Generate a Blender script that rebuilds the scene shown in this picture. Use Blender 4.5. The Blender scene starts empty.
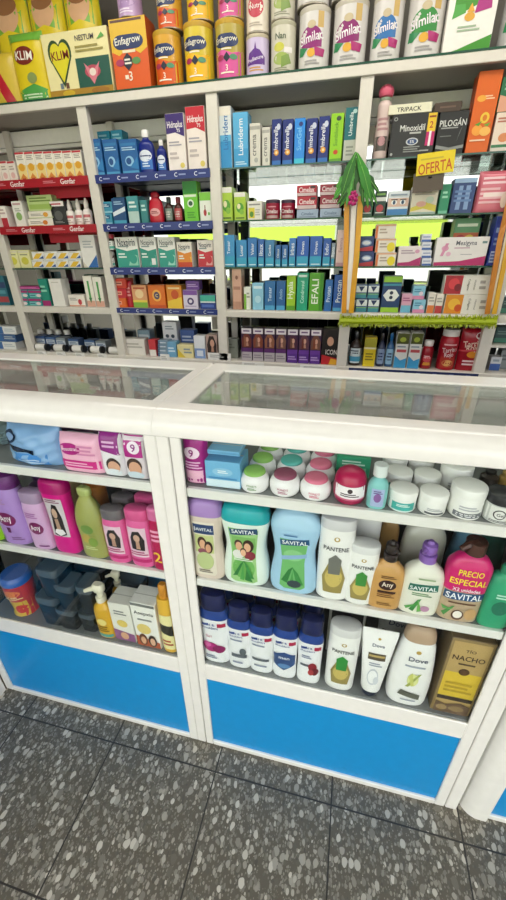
import bpy, bmesh, math, random
from mathutils import Vector, Matrix
random.seed(7)
SC = bpy.context.scene
COL = SC.collection
# ------------------------------------------------------------------ camera, world, light, exposure
F = 388.296
RM = [[0.9721190758868653, 0.09588929660108535, -0.2139853852351048],
      [0.23412958207994358, -0.447341235943918, 0.8631738859692402],
      [-0.012955349934991315, -0.889208109174403, -0.4573194698310416]]
CX, CY, CZ = 0.34474058, -0.6, 1.34597990
cam = bpy.data.objects.new('camera', bpy.data.cameras.new('camera'))
COL.objects.link(cam)
M = Matrix(((RM[0][0], -RM[0][1], -RM[0][2], CX), (RM[1][0], -RM[1][1], -RM[1][2], CY),
            (RM[2][0], -RM[2][1], -RM[2][2], CZ), (0, 0, 0, 1)))
cam.matrix_world = M
cam.data.sensor_fit = 'VERTICAL'; cam.data.sensor_height = 24.0
cam.data.lens = F / 900.0 * 24.0
cam.data.clip_start = 0.01
SC.camera = cam
W = bpy.data.worlds.new('sky'); SC.world = W; W.use_nodes = True
W.node_tree.nodes['Background'].inputs[0].default_value = (0.97, 0.985, 1.0, 1)
W.node_tree.nodes['Background'].inputs[1].default_value = 3.7
def area(name, loc, rot, sx, sy, power, col):
    l = bpy.data.lights.new(name, 'AREA'); l.shape = 'RECTANGLE'; l.size = sx; l.size_y = sy
    l.energy = power; l.color = col
    o = bpy.data.objects.new(name, l); COL.objects.link(o); o.location = loc; o.rotation_euler = rot
    return o
area('ceiling_lamp_front', (0.3, -0.9, 2.68), (0, 0, 0), 2.6, 0.5, 4, (1, .95, .87))
area('ceiling_lamp_aisle', (0.2, 0.85, 2.5), (0, 0, 0), 2.8, 0.3, 20, (1, .95, .87))
SC.view_settings.view_transform = 'Standard'; SC.view_settings.look = 'None'
SC.view_settings.exposure = 0.0; SC.view_settings.gamma = 1.0; SC.view_settings.use_curve_mapping = False
SC.cycles.max_bounces = 10; SC.cycles.transparent_max_bounces = 24
SC.cycles.caustics_reflective = False; SC.cycles.caustics_refractive = False

# ------------------------------------------------------------------ measuring helpers
def xat(px, z, Y):
    """world X of photo column px for a point at height z on the plane y=Y"""
    u = px - 253.0; a = Y - CY; b = z - CZ
    v = (a * (RM[2][0] * u + RM[2][2] * F) - b * (RM[1][0] * u + RM[1][2] * F)) / (b * RM[1][1] - a * RM[2][1])
    d = [RM[i][0] * u + RM[i][1] * v + RM[i][2] * F for i in range(3)]
    return CX + a / d[1] * d[0]
def zat(X, py, Y):
    """world height whose photo row is py at (X, Y)"""
    rx, ry = X - CX, Y - CY; k = (py - 450.0) / F
    return CZ + (k * (RM[0][2] * rx + RM[1][2] * ry) - RM[0][1] * rx - RM[1][1] * ry) / (RM[2][1] - k * RM[2][2])
def unp(px, py, Y):
    u, v = px - 253.0, py - 450.0
    d = [RM[i][0] * u + RM[i][1] * v + RM[i][2] * F for i in range(3)]
    t = (Y - CY) / d[1]
    return (CX + t * d[0], Y, CZ + t * d[2])

# ------------------------------------------------------------------ materials
_m = {}
def lin(h):
    h = h.lstrip('#'); out = []
    for i in (0, 2, 4):
        c = int(h[i:i + 2], 16) / 255.0
        out.append(c / 12.92 if c <= .04045 else ((c + .055) / 1.055) ** 2.4)
    return out
def mat(h, rough=.42, metal=0.0, trans=0.0):
    """plain coloured printed / plastic / painted surface with a faint procedural variation"""
    k = (h, rough, metal, trans)
    if k in _m: return _m[k]
    m = bpy.data.materials.new('surface_' + h); m.use_nodes = True
    nt = m.node_tree; b = nt.nodes['Principled BSDF']
    c = lin(h)
    n = nt.nodes.new('ShaderNodeTexNoise'); n.inputs['Scale'].default_value = 40
    g = nt.nodes.new('ShaderNodeNewGeometry'); nt.links.new(g.outputs['Position'], n.inputs['Vector'])
    mx = nt.nodes.new('ShaderNodeMix'); mx.data_type = 'RGBA'
    mx.inputs[6].default_value = (*[x * .93 for x in c], 1); mx.inputs[7].default_value = (*[min(1, x * 1.04) for x in c], 1)
    nt.links.new(n.outputs['Fac'], mx.inputs[0]); nt.links.new(mx.outputs[2], b.inputs['Base Color'])
    b.inputs['Roughness'].default_value = rough; b.inputs['Metallic'].default_value = metal
    if trans: b.inputs['Transmission Weight'].default_value = trans; b.inputs['IOR'].default_value = 1.3
    _m[k] = m
    return m
def glass(name, tint=(.93, .97, .95), refl=1.0, base=.04, haze=0.0):
    """thin clear pane: see-through with a Fresnel-like sheen"""
    if name in _m: return _m[name]
    m = bpy.data.materials.new(name); m.use_nodes = True; nt = m.node_tree
    for n in list(nt.nodes): nt.nodes.remove(n)
    o = nt.nodes.new('ShaderNodeOutputMaterial'); t = nt.nodes.new('ShaderNodeBsdfTransparent')
    gl = nt.nodes.new('ShaderNodeBsdfGlossy'); mx = nt.nodes.new('ShaderNodeMixShader')
    lw = nt.nodes.new('ShaderNodeLayerWeight'); lw.inputs[0].default_value = .5
    p = nt.nodes.new('ShaderNodeMath'); p.operation = 'POWER'; p.inputs[1].default_value = 4.5
    a = nt.nodes.new('ShaderNodeMath'); a.operation = 'MULTIPLY_ADD'; a.inputs[1].default_value = refl; a.inputs[2].default_value = base
    t.inputs[0].default_value = (*tint, 1); gl.inputs['Roughness'].default_value = .02
    nt.links.new(lw.outputs['Facing'], p.inputs[0]); nt.links.new(p.outputs[0], a.inputs[0])
    nt.links.new(a.outputs[0], mx.inputs[0]); nt.links.new(t.outputs[0], mx.inputs[1]); nt.links.new(gl.outputs[0], mx.inputs[2])
    out = mx
    if haze:                                   # streaky pale film painted in for the counter top's bright reflection
        df = nt.nodes.new('ShaderNodeBsdfDiffuse'); df.inputs[0].default_value = (.80, .78, .73, 1)
        g = nt.nodes.new('ShaderNodeNewGeometry'); mp = nt.nodes.new('ShaderNodeMapping'); mp.inputs['Scale'].default_value = (6, 34, 6)
        n = nt.nodes.new('ShaderNodeTexNoise'); n.inputs['Scale'].default_value = 1; n.inputs['Detail'].default_value = 5
        nt.links.new(g.outputs['Position'], mp.inputs[0]); nt.links.new(mp.outputs[0], n.inputs['Vector'])
        mr = nt.nodes.new('ShaderNodeMapRange'); mr.inputs[1].default_value = .3; mr.inputs[2].default_value = .7; mr.inputs[3].default_value = haze * .45; mr.inputs[4].default_value = haze * 1.4
        nt.links.new(n.outputs['Fac'], mr.inputs[0]); m2 = nt.nodes.new('ShaderNodeMixShader')
        nt.links.new(mr.outputs[0], m2.inputs[0]); nt.links.new(mx.outputs[0], m2.inputs[1]); nt.links.new(df.outputs[0], m2.inputs[2]); out = m2
    nt.links.new(out.outputs[0], o.inputs[0]); _m[name] = m
    return m
def terrazzo():
    m = bpy.data.materials.new('terrazzo_tiles'); m.use_nodes = True; nt = m.node_tree; N = nt.nodes; L = nt.links
    b = N['Principled BSDF']; g = N.new('ShaderNodeNewGeometry')
    def math_(op, a, bb=None):
        n = N.new('ShaderNodeMath'); n.operation = op
        if op == 'MULTIPLY_ADD': n.inputs[2].default_value = .30
        for i, x in enumerate((a, bb)):
            if x is None: continue
            if isinstance(x, (int, float)): n.inputs[i].default_value = x
            else: L.new(x, n.inputs[i])
        return n.outputs[0]
    wob = N.new('ShaderNodeTexNoise'); wob.inputs['Scale'].default_value = 30; L.new(g.outputs['Position'], wob.inputs['Vector'])
    ma = N.new('ShaderNodeVectorMath'); ma.operation = 'MULTIPLY_ADD'; ma.inputs[1].default_value = (.012, .012, 0)
    L.new(wob.outputs['Color'], ma.inputs[0]); L.new(g.outputs['Position'], ma.inputs[2])
    sc = N.new('ShaderNodeVectorMath'); sc.operation = 'MULTIPLY'; sc.inputs[1].default_value = (1.25, .85, 1); L.new(ma.outputs[0], sc.inputs[0])
    base = None
    col = N.new('ShaderNodeRGB'); col.outputs[0].default_value = (*lin('5c564b'), 1); cur = col.outputs[0]
    for scale, size, lo, hi in ((170, .56, '4d4a42', '928d81'), (92, .54, '4e4b42', 'a29c8f'), (50, .48, '5e594f', 'c4beb0')):
        vo = N.new('ShaderNodeTexVoronoi'); vo.inputs['Scale'].default_value = scale; vo.inputs['Randomness'].default_value = 1.0
        L.new(sc.outputs[0], vo.inputs['Vector'])
        sep = N.new('ShaderNodeSeparateColor'); L.new(vo.outputs['Color'], sep.inputs[0])
        thr = math_('MULTIPLY', math_('MULTIPLY_ADD', sep.outputs[1], .75), size)          # each stone its own size, some cells empty
        mask = math_('LESS_THAN', vo.outputs['Distance'], thr)
        rp = N.new('ShaderNodeValToRGB'); rp.color_ramp.elements[0].color = (*lin(lo), 1); rp.color_ramp.elements[1].color = (*lin(hi), 1)
        L.new(sep.outputs[0], rp.inputs[0])
        mx = N.new('ShaderNodeMix'); mx.data_type = 'RGBA'; L.new(mask, mx.inputs[0]); L.new(cur, mx.inputs[6]); L.new(rp.outputs[0], mx.inputs[7])
        cur = mx.outputs[2]
    xyz = N.new('ShaderNodeSeparateXYZ'); L.new(g.outputs['Position'], xyz.inputs[0])
    def joint(o, off):
        fr = math_('FRACT', math_('DIVIDE', math_('ADD', o, off), .331))
        return math_('LESS_THAN', math_('ABSOLUTE', math_('SUBTRACT', fr, .5)), .006)
    j = math_('MAXIMUM', joint(xyz.outputs[0], -.087 + .1655 + 3.31), joint(xyz.outputs[1], .070 + .1655 + 3.31))
    mx = N.new('ShaderNodeMix'); mx.data_type = 'RGBA'; L.new(j, mx.inputs[0]); L.new(cur, mx.inputs[6]); mx.inputs[7].default_value = (*lin('2a2826'), 1)
    L.new(mx.outputs[2], b.inputs['Base Color']); b.inputs['Roughness'].default_value = .38
    return m
WHITE = lambda: mat('e6e4df', .2)
SHELFW = lambda: mat('dcd7cd', .4)

# ------------------------------------------------------------------ mesh builder
_txt = {}
def text_mesh(s):
    if s in _txt: return _txt[s]
    cu = bpy.data.curves.new('t', 'FONT'); cu.body = s; cu.resolution_u = 2; cu.offset = .012
    cu.align_x = 'CENTER'; o = bpy.data.objects.new('t', cu); COL.objects.link(o)
    dg = bpy.context.evaluated_depsgraph_get(); dg.update()
    me = o.evaluated_get(dg).to_mesh()
    v = [(p.co.x, p.co.y) for p in me.vertices]; f = [list(p.vertices) for p in me.polygons]
    o.evaluated_get(dg).to_mesh_clear(); bpy.data.objects.remove(o); bpy.data.curves.remove(cu)
    x0, x1 = min(a for a, b in v), max(a for a, b in v); y0, y1 = min(b for a, b in v), max(b for a, b in v)
    v = [((a - (x0 + x1) / 2), (b - (y0 + y1) / 2)) for a, b in v]
    _txt[s] = (v, f, x1 - x0, y1 - y0)
    return _txt[s]
class MB:
    def __init__(s): s.v = []; s.f = []; s.mi = []; s.ms = []; s.sm = []; s.fl = []
    def _mi(s, m):
        if m not in s.ms: s.ms.append(m)
        return s.ms.index(m)
    def add(s, vs, fs, m, smooth=False):
        o = len(s.v); k = s._mi(m); s.v += [tuple(p) for p in vs]
        for f in fs: s.f.append([o + i for i in f]); s.mi.append(k); s.sm.append(smooth)
        return s
    def box(s, x0, x1, y0, y1, z0, z1, m, c=0.0):
        if c <= 0:
            vs = [(x, y, z) for x in (x0, x1) for y in (y0, y1) for z in (z0, z1)]
            return s.add(vs, [(0, 1, 3, 2), (4, 6, 7, 5), (0, 4, 5, 1), (2, 3, 7, 6), (0, 2, 6, 4), (1, 5, 7, 3)], m)
        X, Y, Z = (x0, x1), (y0, y1), (z0, z1); vs = []; ix = {}
        for i in (0, 1):
            for j in (0, 1):
                for k in (0, 1):
                    dx, dy, dz = (c if i == 0 else -c), (c if j == 0 else -c), (c if k == 0 else -c)
                    ix[i, j, k] = len(vs)
                    vs += [(X[i], Y[j] + dy, Z[k] + dz), (X[i] + dx, Y[j], Z[k] + dz), (X[i] + dx, Y[j] + dy, Z[k])]
        fs = []
        for i in (0, 1):
            fs.append([ix[i, 0, 0], ix[i, 1, 0], ix[i, 1, 1], ix[i, 0, 1]])
            fs.append([ix[0, i, 0] + 1, ix[1, i, 0] + 1, ix[1, i, 1] + 1, ix[0, i, 1] + 1])
            fs.append([ix[0, 0, i] + 2, ix[1, 0, i] + 2, ix[1, 1, i] + 2, ix[0, 1, i] + 2])
            for j in (0, 1):
                fs.append([ix[i, j, 0], ix[i, j, 1], ix[i, j, 1] + 1, ix[i, j, 0] + 1])
                fs.append([ix[i, 0, j], ix[i, 1, j], ix[i, 1, j] + 2, ix[i, 0, j] + 2])
                fs.append([ix[0, i, j] + 1, ix[1, i, j] + 1, ix[1, i, j] + 2, ix[0, i, j] + 2])
                for k in (0, 1): fs.append([ix[i, j, k], ix[i, j, k] + 1, ix[i, j, k] + 2])
        return s.add(vs, fs, m)
    def loft(s, rings, m, cap0=True, cap1=True, smooth=True):
        n = len(rings[0]); vs = [p for r in rings for p in r]; fs = []
        for i in range(len(rings) - 1):
            for j in range(n):
                k = (j + 1) % n; fs.append((i * n + j, i * n + k, (i + 1) * n + k, (i + 1) * n + j))
        if cap0: fs.append(tuple(range(n))[::-1])
        if cap1: fs.append(tuple((len(rings) - 1) * n + j for j in range(n)))
        return s.add(vs, fs, m, smooth)
    def cyl(s, x, y, z0, z1, r, m, n=20, r1=None):
        r1 = r if r1 is None else r1
        ring = lambda z, q: [(x + q * math.cos(2 * math.pi * k / n), y + q * math.sin(2 * math.pi * k / n), z) for k in range(n)]
        e = min(.0012, abs(z1 - z0) * .2, r * .3)
        return s.loft([ring(z0, r - e), ring(z0 + e, r), ring(z1 - e, r1), ring(z1, r1 - e)], m)
    def tube(s, pts, r, m, n=8, flat=1.0):
        """tapered tube through pts; r may be a list; flat squeezes it across y"""
        P = [Vector(p) for p in pts]; rr = r if isinstance(r, (list, tuple)) else [r] * len(P); rings = []
        for i, p in enumerate(P):
            t = (P[min(i + 1, len(P) - 1)] - P[max(i - 1, 0)]).normalized()
            a = t.cross(Vector((0, 1, 0)));  a = a.normalized() if a.length > 1e-4 else Vector((1, 0, 0))
            b = t.cross(a).normalized()
            rings.append([tuple(p + a * rr[i] * math.cos(q) + b * rr[i] * flat * math.sin(q)) for q in [2 * math.pi * k / n for k in range(n)]])
        return s.loft(rings, m)
    def build(s, name, parent=None, loc=None, rz=0, label=None):
        me = bpy.data.meshes.new(name); me.from_pydata(s.v, [], s.f)
        for m in s.ms: me.materials.append(m)
        me.polygons.foreach_set('material_index', s.mi); me.polygons.foreach_set('use_smooth', s.sm)
        bm = bmesh.new(); bm.from_mesh(me); bmesh.ops.recalc_face_normals(bm, faces=bm.faces[:]); bm.to_mesh(me); bm.free()
        if any(s.sm): me.set_sharp_from_angle(angle=math.radians(42))
        me.update()
        o = bpy.data.objects.new(name, me); COL.objects.link(o)
        if parent: o.parent = parent
        if loc: o.location = loc
        o.rotation_euler.z = rz
        if label: o['label'] = label
        return o
# printed artwork: ops are drawn in 0..1 coordinates of a rectangle lying on a surface map S(x, z, off)
def draw(mb, S, rect, ops, lay=.00035, rough=.42):
    x0, x1, z0, z1 = rect; w, h = x1 - x0, z1 - z0
    for q, op in enumerate(ops):
        off = lay * (1 + .6 * q) + (0 if hasattr(S, 'flat') or op[0] != 't' else .0006); k = op[0]; U = lambda u: x0 + u * w; V = lambda v: z0 + v * h
        if k == 'r':
            _, a, b, c, d, col = op; fl = hasattr(S, 'flat'); nx = 1 if fl else max(1, int(8 * (c - a))); nz = 1 if fl else max(1, int(10 * (d - b)))
            vs = [S(U(a + (c - a) * i / nx), V(b + (d - b) * j / nz), off) for j in range(nz + 1) for i in range(nx + 1)]
            fs = [(j * (nx + 1) + i, j * (nx + 1) + i + 1, (j + 1) * (nx + 1) + i + 1, (j + 1) * (nx + 1) + i) for j in range(nz) for i in range(nx)]
            mb.add(vs, fs, mat(col, rough), True)
        elif k == 'e':
            _, cu, cv, ru, rv, col = op; n = 18; vs = [S(U(cu), V(cv), off)]; fs = []
            for r in (.5, 1):
                vs += [S(U(cu + r * ru * math.cos(2 * math.pi * i / n)), V(cv + r * rv * math.sin(2 * math.pi * i / n)), off) for i in range(n)]
            for i in range(n):
                j = (i + 1) % n; fs.append((0, 1 + i, 1 + j)); fs.append((1 + i, 1 + n + i, 1 + n + j, 1 + j))
            mb.add(vs, fs, mat(col, rough), True)
        elif k == 'p':
            _, pts, col = op
            if not hasattr(S, 'flat'):
                dn = []
                for (a, b), (c, d) in zip(pts, pts[1:] + pts[:1]):
                    n = max(1, int(max(abs(c - a), abs(d - b)) / .07)); dn += [(a + (c - a) * i / n, b + (d - b) * i / n) for i in range(n)]
                pts = dn
            cu = sum(p[0] for p in pts) / len(pts); cv = sum(p[1] for p in pts) / len(pts); n = len(pts)
            vs = [S(U(cu), V(cv), off)]
            RR = (1,) if hasattr(S, 'flat') else (.2, .4, .6, .8, 1)
            for r in RR: vs += [S(U(cu + r * (p[0] - cu)), V(cv + r * (p[1] - cv)), off) for p in pts]
            fs = [(0, 1 + i, 1 + (i + 1) % n) for i in range(n)]
            for q2 in range(len(RR) - 1):
                for i in range(n):
                    j = (i + 1) % n; fs.append((1 + q2 * n + i, 1 + q2 * n + n + i, 1 + q2 * n + n + j, 1 + q2 * n + j))
            mb.add(vs, fs, mat(col, rough), True)
        elif k == 'l':
            _, a, b, c, d, n, col = op
            for i in range(n):
                zc = V(b + (d - b) * (i + .5) / n); t = h * (d - b) / n * .26
                c2 = c - (c - a) * (.0, .18, .08, .3)[i % 4]
                mx = 4; vs = []; fs = []
                for jx in range(mx + 1):
                    x = U(a + (c2 - a) * jx / mx); vs += [S(x, zc - t, off), S(x, zc + t, off)]
                for jx in range(mx): fs.append((2 * jx, 2 * jx + 2, 2 * jx + 3, 2 * jx + 1))
                mb.add(vs, fs, mat(col, rough), True)
        elif k == 't':
            _, s, cu, cv, Lf, col = op[:6]; rot = op[6] if len(op) > 6 else 0; st = op[7] if len(op) > 7 else 1.0
            v, f, tw, th = text_mesh(s); vert = rot in (90, -90)
            sc = Lf * (h if vert else w) / tw; ca, sa = math.cos(math.radians(rot)), math.sin(math.radians(rot))
            vs = [S(U(cu) + (a * ca - b * st * sa) * sc, V(cv) + (a * sa + b * st * ca) * sc, off) for a, b in v]
            mb.add(vs, f, mat(col, rough))
def flat(y):
    f = lambda x, z, off: (x, y - off, z)
    f.flat = True; return f

# ------------------------------------------------------------------ object helpers
NAMES = {}
def props(o, label, cat, group=None, kind=None):
    if label: o['label'] = label
    if cat: o['category'] = cat
    if group: o['group'] = group
    if kind: o['kind'] = kind
    return o
def thing(name, label, cat, loc=(0, 0, 0), rz=0, group=None):
    o = bpy.data.objects.new(name, None); o.empty_display_size = .02; COL.objects.link(o); o.location = loc; o.rotation_euler = (0, 0, rz)
    return props(o, label, cat, group)
def dup(root, label, dx=0, dy=0, dz=0, group=None):
    r = root.copy(); COL.objects.link(r); r.location = (root.location.x + dx, root.location.y + dy, root.location.z + dz); r['label'] = label
    if group: r['group'] = group
    for ch in list(root.children):
        c = ch.copy(); COL.objects.link(c); c.parent = r
        for g in list(ch.children):
            d = g.copy(); COL.objects.link(d); d.parent = c
    return r
ORD = ['first', 'second', 'third', 'fourth', 'fifth', 'sixth', 'seventh', 'eighth', 'ninth', 'tenth', 'eleventh', 'twelfth']
def nth(i, n):
    return 'leftmost' if i == 0 else 'rightmost' if i == n - 1 else ORD[i] + ' from left'
def carton(name, label, px, ytop, zb, ops=(), col='f4f2ee', Y=1.42, depth=.07, group=None, cat='carton', rz=0, rough=.4, side=None, c=.0012, h=None, gap=.0007):
    """printed box: px = photo columns of the two base corners, ytop = photo row of its top edge; returns (object, top z)"""
    zb += .0006
    x0, x1 = xat(px[0], zb, Y) + gap, xat(px[1], zb, Y) - gap; X = (x0 + x1) / 2
    h = h if h else zat(X, ytop, Y) - zb; w = x1 - x0
    mb = MB(); mb.box(-w / 2, w / 2, 0, depth, 0, h, mat(side or col, rough), min(c, w * .08))
    e = min(c, w * .08)
    pre = [('r', 0, 0, 1, 1, col)] if side else []
    draw(mb, flat(0), (-w / 2 + e, w / 2 - e, e, h - e), pre + list(ops), rough=rough)
    # closing flap line on top and a side seam
    mb.box(-w / 2 + e, w / 2 - e, depth * .48, depth * .52, h, h + .0003, mat('b9b5ad', .6))
    o = mb.build(name, None, (X, Y, zb), rz); props(o, label, cat, group)
    return o, zb + h
def ring(z, a, b, n=2.0, N=28):
    out = []
    for k in range(N):
        q = 2 * math.pi * k / N; c, s_ = math.cos(q), math.sin(q)
        out.append((a * math.copysign(abs(c) ** (2 / n), c), b * math.copysign(abs(s_) ** (2 / n), s_), z))
    return out
def smooth_prof(prof, sub=3):
    """Catmull-Rom through (v, hw, depth) rows"""
    P = prof; out = []
    for i in range(len(P) - 1):
        p0, p1, p2, p3 = P[max(i - 1, 0)], P[i], P[i + 1], P[min(i + 2, len(P) - 1)]
        for s_ in range(sub):
            t = s_ / sub; r = [p1[0] + (p2[0] - p1[0]) * t]
            for c in (1, 2):
                r.append(.5 * (2 * p1[c] + (p2[c] - p0[c]) * t + (2 * p0[c] - 5 * p1[c] + 4 * p2[c] - p3[c]) * t * t + (3 * p1[c] - p0[c] - 3 * p2[c] + p3[c]) * t ** 3))
            out.append(tuple(r))
    out.append(P[-1]); return out
def bottle(name, label, px, ytop, zb, parts, Y=None, dr=.55, lab=None, group=None, cat='bottle', rz=0, h=None, n=2.4, tilt=0, extra=None, laboff=0, rough=.28):
    """lofted container. parts: (part name, colour, [(v, halfwidth[, depth])...][, smooth]) ; lab: (part index, (u0,u1,v0,v1), ops)"""
    zb += .0006
    if Y is None or isinstance(Y, str):       # front of the widest part just inside the glass
        bm_ = max(r[2] if len(r) > 2 else r[1] * dr for p in parts for r in p[2]); Y = .03; q = float(Y)
        for _ in range(4): Y = .0065 + bm_ * (xat(px[1], zb, Y) - xat(px[0], zb, Y)) / 2
    x0, x1 = xat(px[0], zb, Y), xat(px[1], zb, Y)
    h = h if h else zat((x0 + x1) / 2, ytop, Y) - zb
    if Y < .3: x0, x1 = xat(px[0], zb + .2 * h, Y), xat(px[1], zb + .2 * h, Y)
    X = (x0 + x1) / 2; w = x1 - x0; hw = w / 2
    root = thing(name, label, cat, (X, Y, zb), rz, group)
    if tilt: root.rotation_euler.y = tilt; root.location.z += .5 * hw * abs(math.sin(tilt))
    maps = []
    for p in parts:
        pn, col, prof = p[:3]; rows = [(r[0], r[1], r[2] if len(r) > 2 else r[1] * dr) for r in prof]
        if len(rows) > 3 and (len(p) < 4 or p[3]): rows = smooth_prof(rows)
        nn = p[4] if len(p) > 4 else n
        mb = MB(); m = mat(col, rough) if isinstance(col, str) else col
        mb.loft([ring(v * h, a * hw, b * hw, nn) for v, a, b in rows], m)
        o = mb.build(pn, root); maps.append((rows, nn, o))
    if lab:
        for lb in (lab if isinstance(lab, list) else [lab]):
            i, (u0, u1, v0, v1), ops = lb[:3]; rows, nn, _o = maps[i]
            def S(x, z, off, rows=rows, nn=nn):
                v = z / h
                for r0, r1 in zip(rows, rows[1:]):
                    if r0[0] <= v <= r1[0]: break
                else: r0, r1 = (rows[0], rows[0]) if v < rows[0][0] else (rows[-1], rows[-1])
                t = 0 if r1[0] == r0[0] else (v - r0[0]) / (r1[0] - r0[0])
                a = (r0[1] + (r1[1] - r0[1]) * t) * hw; b = (r0[2] + (r1[2] - r0[2]) * t) * hw
                q = min(.985, abs(x) / max(a, 1e-6)); x = math.copysign(q * a, x)
                return (x, -b * (1 - q ** nn) ** (1 / nn) - off - .0003, z)
            mb = MB(); draw(mb, S, (u0 * hw, u1 * hw, v0 * h, v1 * h), ops, lay=.0003, rough=.35)
            mb.build('label', root)
    if extra: extra(root, w, h)
    return root
def pouch(name, label, px, ytop, zb, ops, col, Y, T=.02, group=None, cat='pouch', wr=0.0, h=None, name_part=None, rough=.3, rz=0, round_=3.0, taper=0.0):
    """sealed soft pack bulging in the middle; artwork follows the bulge"""
    zb += .0006
    x0, x1 = xat(px[0], zb, Y), xat(px[1], zb, Y); X = (x0 + x1) / 2; w = x1 - x0; h = h if h else zat(X, ytop, Y) - zb
    def S(x, z, off, s=-1):
        u, v = 2 * x / w, 2 * z / h - 1
        b = max(0, 1 - abs(u) ** round_) ** .6 * max(0, 1 - max(0, v) ** 4) ** .6 * (1 if v > 0 else 1 - .25 * abs(v) ** 6)
        d = T * b + .0015 + wr * b * (math.sin(9 * u + 5 * v) + math.sin(13 * v - 6 * u + 1.3)) * .5
        return (x * (1 - taper * (v + 1) / 2), s * (d + off), z)
    mb = MB(); nx, nz = 20, 20; m = mat(col, rough)
    for s in (-1, 1):
        vs = [S(-w / 2 + w * i / nx, h * j / nz, 0, s) for j in range(nz + 1) for i in range(nx + 1)]
        mb.add(vs, [(j * (nx + 1) + i, j * (nx + 1) + i + 1, (j + 1) * (nx + 1) + i + 1, (j + 1) * (nx + 1) + i) for j in range(nz) for i in range(nx)], m, True)
    edge = [(i, 0) for i in range(nx)] + [(nx, j) for j in range(nz)] + [(nx - i, nz) for i in range(nx)] + [(0, nz - j) for j in range(nz)]
    vs = []
    for i, j in edge: vs += [S(-w / 2 + w * i / nx, h * j / nz, 0, -1), S(-w / 2 + w * i / nx, h * j / nz, 0, 1)]
    k = len(edge); mb.add(vs, [(2 * a, 2 * ((a + 1) % k), 2 * ((a + 1) % k) + 1, 2 * a + 1) for a in range(k)], m)
    draw(mb, S, (-w / 2, w / 2, 0, h), ops, lay=.0006 if wr == 0 else .0010, rough=rough)
    o = mb.build(name, None, (X, Y + T, zb), rz); props(o, label, cat, group)
    return o
def struct(o): o['kind'] = 'structure'; return o

# ================================================================== the place
fl = MB(); fl.box(-2.6, 3.0, -2.0, 1.9, -.05, 0, terrazzo()); struct(fl.build('floor'))
w_ = MB(); w_.box(-2.6, 3.0, 1.72, 1.84, 0, 2.75, mat('6f6a64', .7)); struct(w_.build('wall_back'))
w_ = MB(); w_.box(-2.7, -2.6, -2.0, 1.84, 0, 2.75, mat('a39c92', .7)); struct(w_.build('wall_left'))
w_ = MB(); w_.box(3.0, 3.1, -2.0, 1.84, 0, 2.75, mat('a39c92', .7)); struct(w_.build('wall_right'))
w_ = MB(); w_.box(-2.7, 3.1, -2.1, 1.84, 2.75, 2.85, mat('e6e2d8', .7)); struct(w_.build('ceiling'))
w_ = MB(); w_.box(-2.7, 3.1, -2.1, -2.0, 2.45, 2.75, mat('d8d2c6', .7)); struct(w_.build('trim_shopfront'))
w_ = MB(); w_.box(-12, 12, -14, -2.0, -.12, -.05, mat('b9b6ae', .8)); struct(w_.build('street_pavement'))
w_ = MB(); w_.box(-12, 12, -9.4, -9.0, -.05, 3.4, mat('f2f0ea', .7))
w_.box(-5.5, -.35, -9.0, -8.97, 1.0, 2.2, mat('bedb4e', .8)); w_.box(.1, 2.6, -9.0, -8.97, .9, 2.3, mat('bedb4e', .8))
w_.box(-.3, .05, -9.0, -8.96, -.05, 2.3, mat('55584f', .7)); w_.box(2.9, 4.0, -9.0, -8.96, -.05, 2.2, mat('4b4d48', .7))
struct(w_.build('wall_street'))

# ------------------------------------------------------------------ wall shelving
Z0, Z1, Z2, Z3, Z4, ZT = .815, 1.670, 1.470, 1.274, 1.076, 1.966
PX = [-2.20, -1.541, -.922, -.308, .317, .954, 1.60]; PW = .025
SH = thing('wall_shelf_unit', 'white wall shelving with mirrored bays full of medicine behind the counters', 'shelf', (0, 1.4, 0))
mir = bpy.data.materials.new('mirror_glass'); mir.use_nodes = True
b = mir.node_tree.nodes['Principled BSDF']; b.inputs['Base Color'].default_value = (.62, .65, .63, 1); b.inputs['Metallic'].default_value = 1; b.inputs['Roughness'].default_value = .015
def shp(name, boxes, m=None, c=.002, label=None):
    mb = MB()
    for q in boxes: mb.box(q[0], q[1], q[2] - 1.4, q[3] - 1.4, q[4], q[5], q[6] if len(q) > 6 else m, c)
    return mb.build(name, SH, label=label)
for x in PX: shp('post', [(x - PW, x + PW, 1.40, 1.43, 0, ZT - .04)], SHELFW())
for x in PX: shp('rear_post', [(x - .018, x + .018, 1.625, 1.645, Z0, ZT - .04)], SHELFW())
shp('top_fascia', [(PX[0] - .03, PX[-1] + .03, 1.392, 1.412, ZT - .040, ZT - .008)], SHELFW())
shp('top_board', [(PX[0] - .03, PX[-1] + .03, 1.412, 1.70, ZT - .026, ZT - .008)], mat('bdb8ae', .6))
gg = glass('shelf_glass', (.86, .95, .91), .9, .05); ge = mat('23503f', .15)
mb = MB(); mb.box(PX[0] - .03, PX[-1] + .03, -.004, .28, ZT - .006, ZT, gg); mb.box(PX[0] - .03, PX[-1] + .03, -.006, -.004, ZT - .006, ZT, ge); mb.build('glass_top_shelf', SH, label='glass shelf with dark green edge')
shp('base_cabinet', [(PX[0] - .02, PX[-1] + .02, 1.405, 1.70, 0, Z0 - .03)], SHELFW())
shp('bottom_rail', [(PX[0] - .02, PX[-1] + .02, 1.396, 1.70, Z0 - .03, Z0)], SHELFW())
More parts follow.
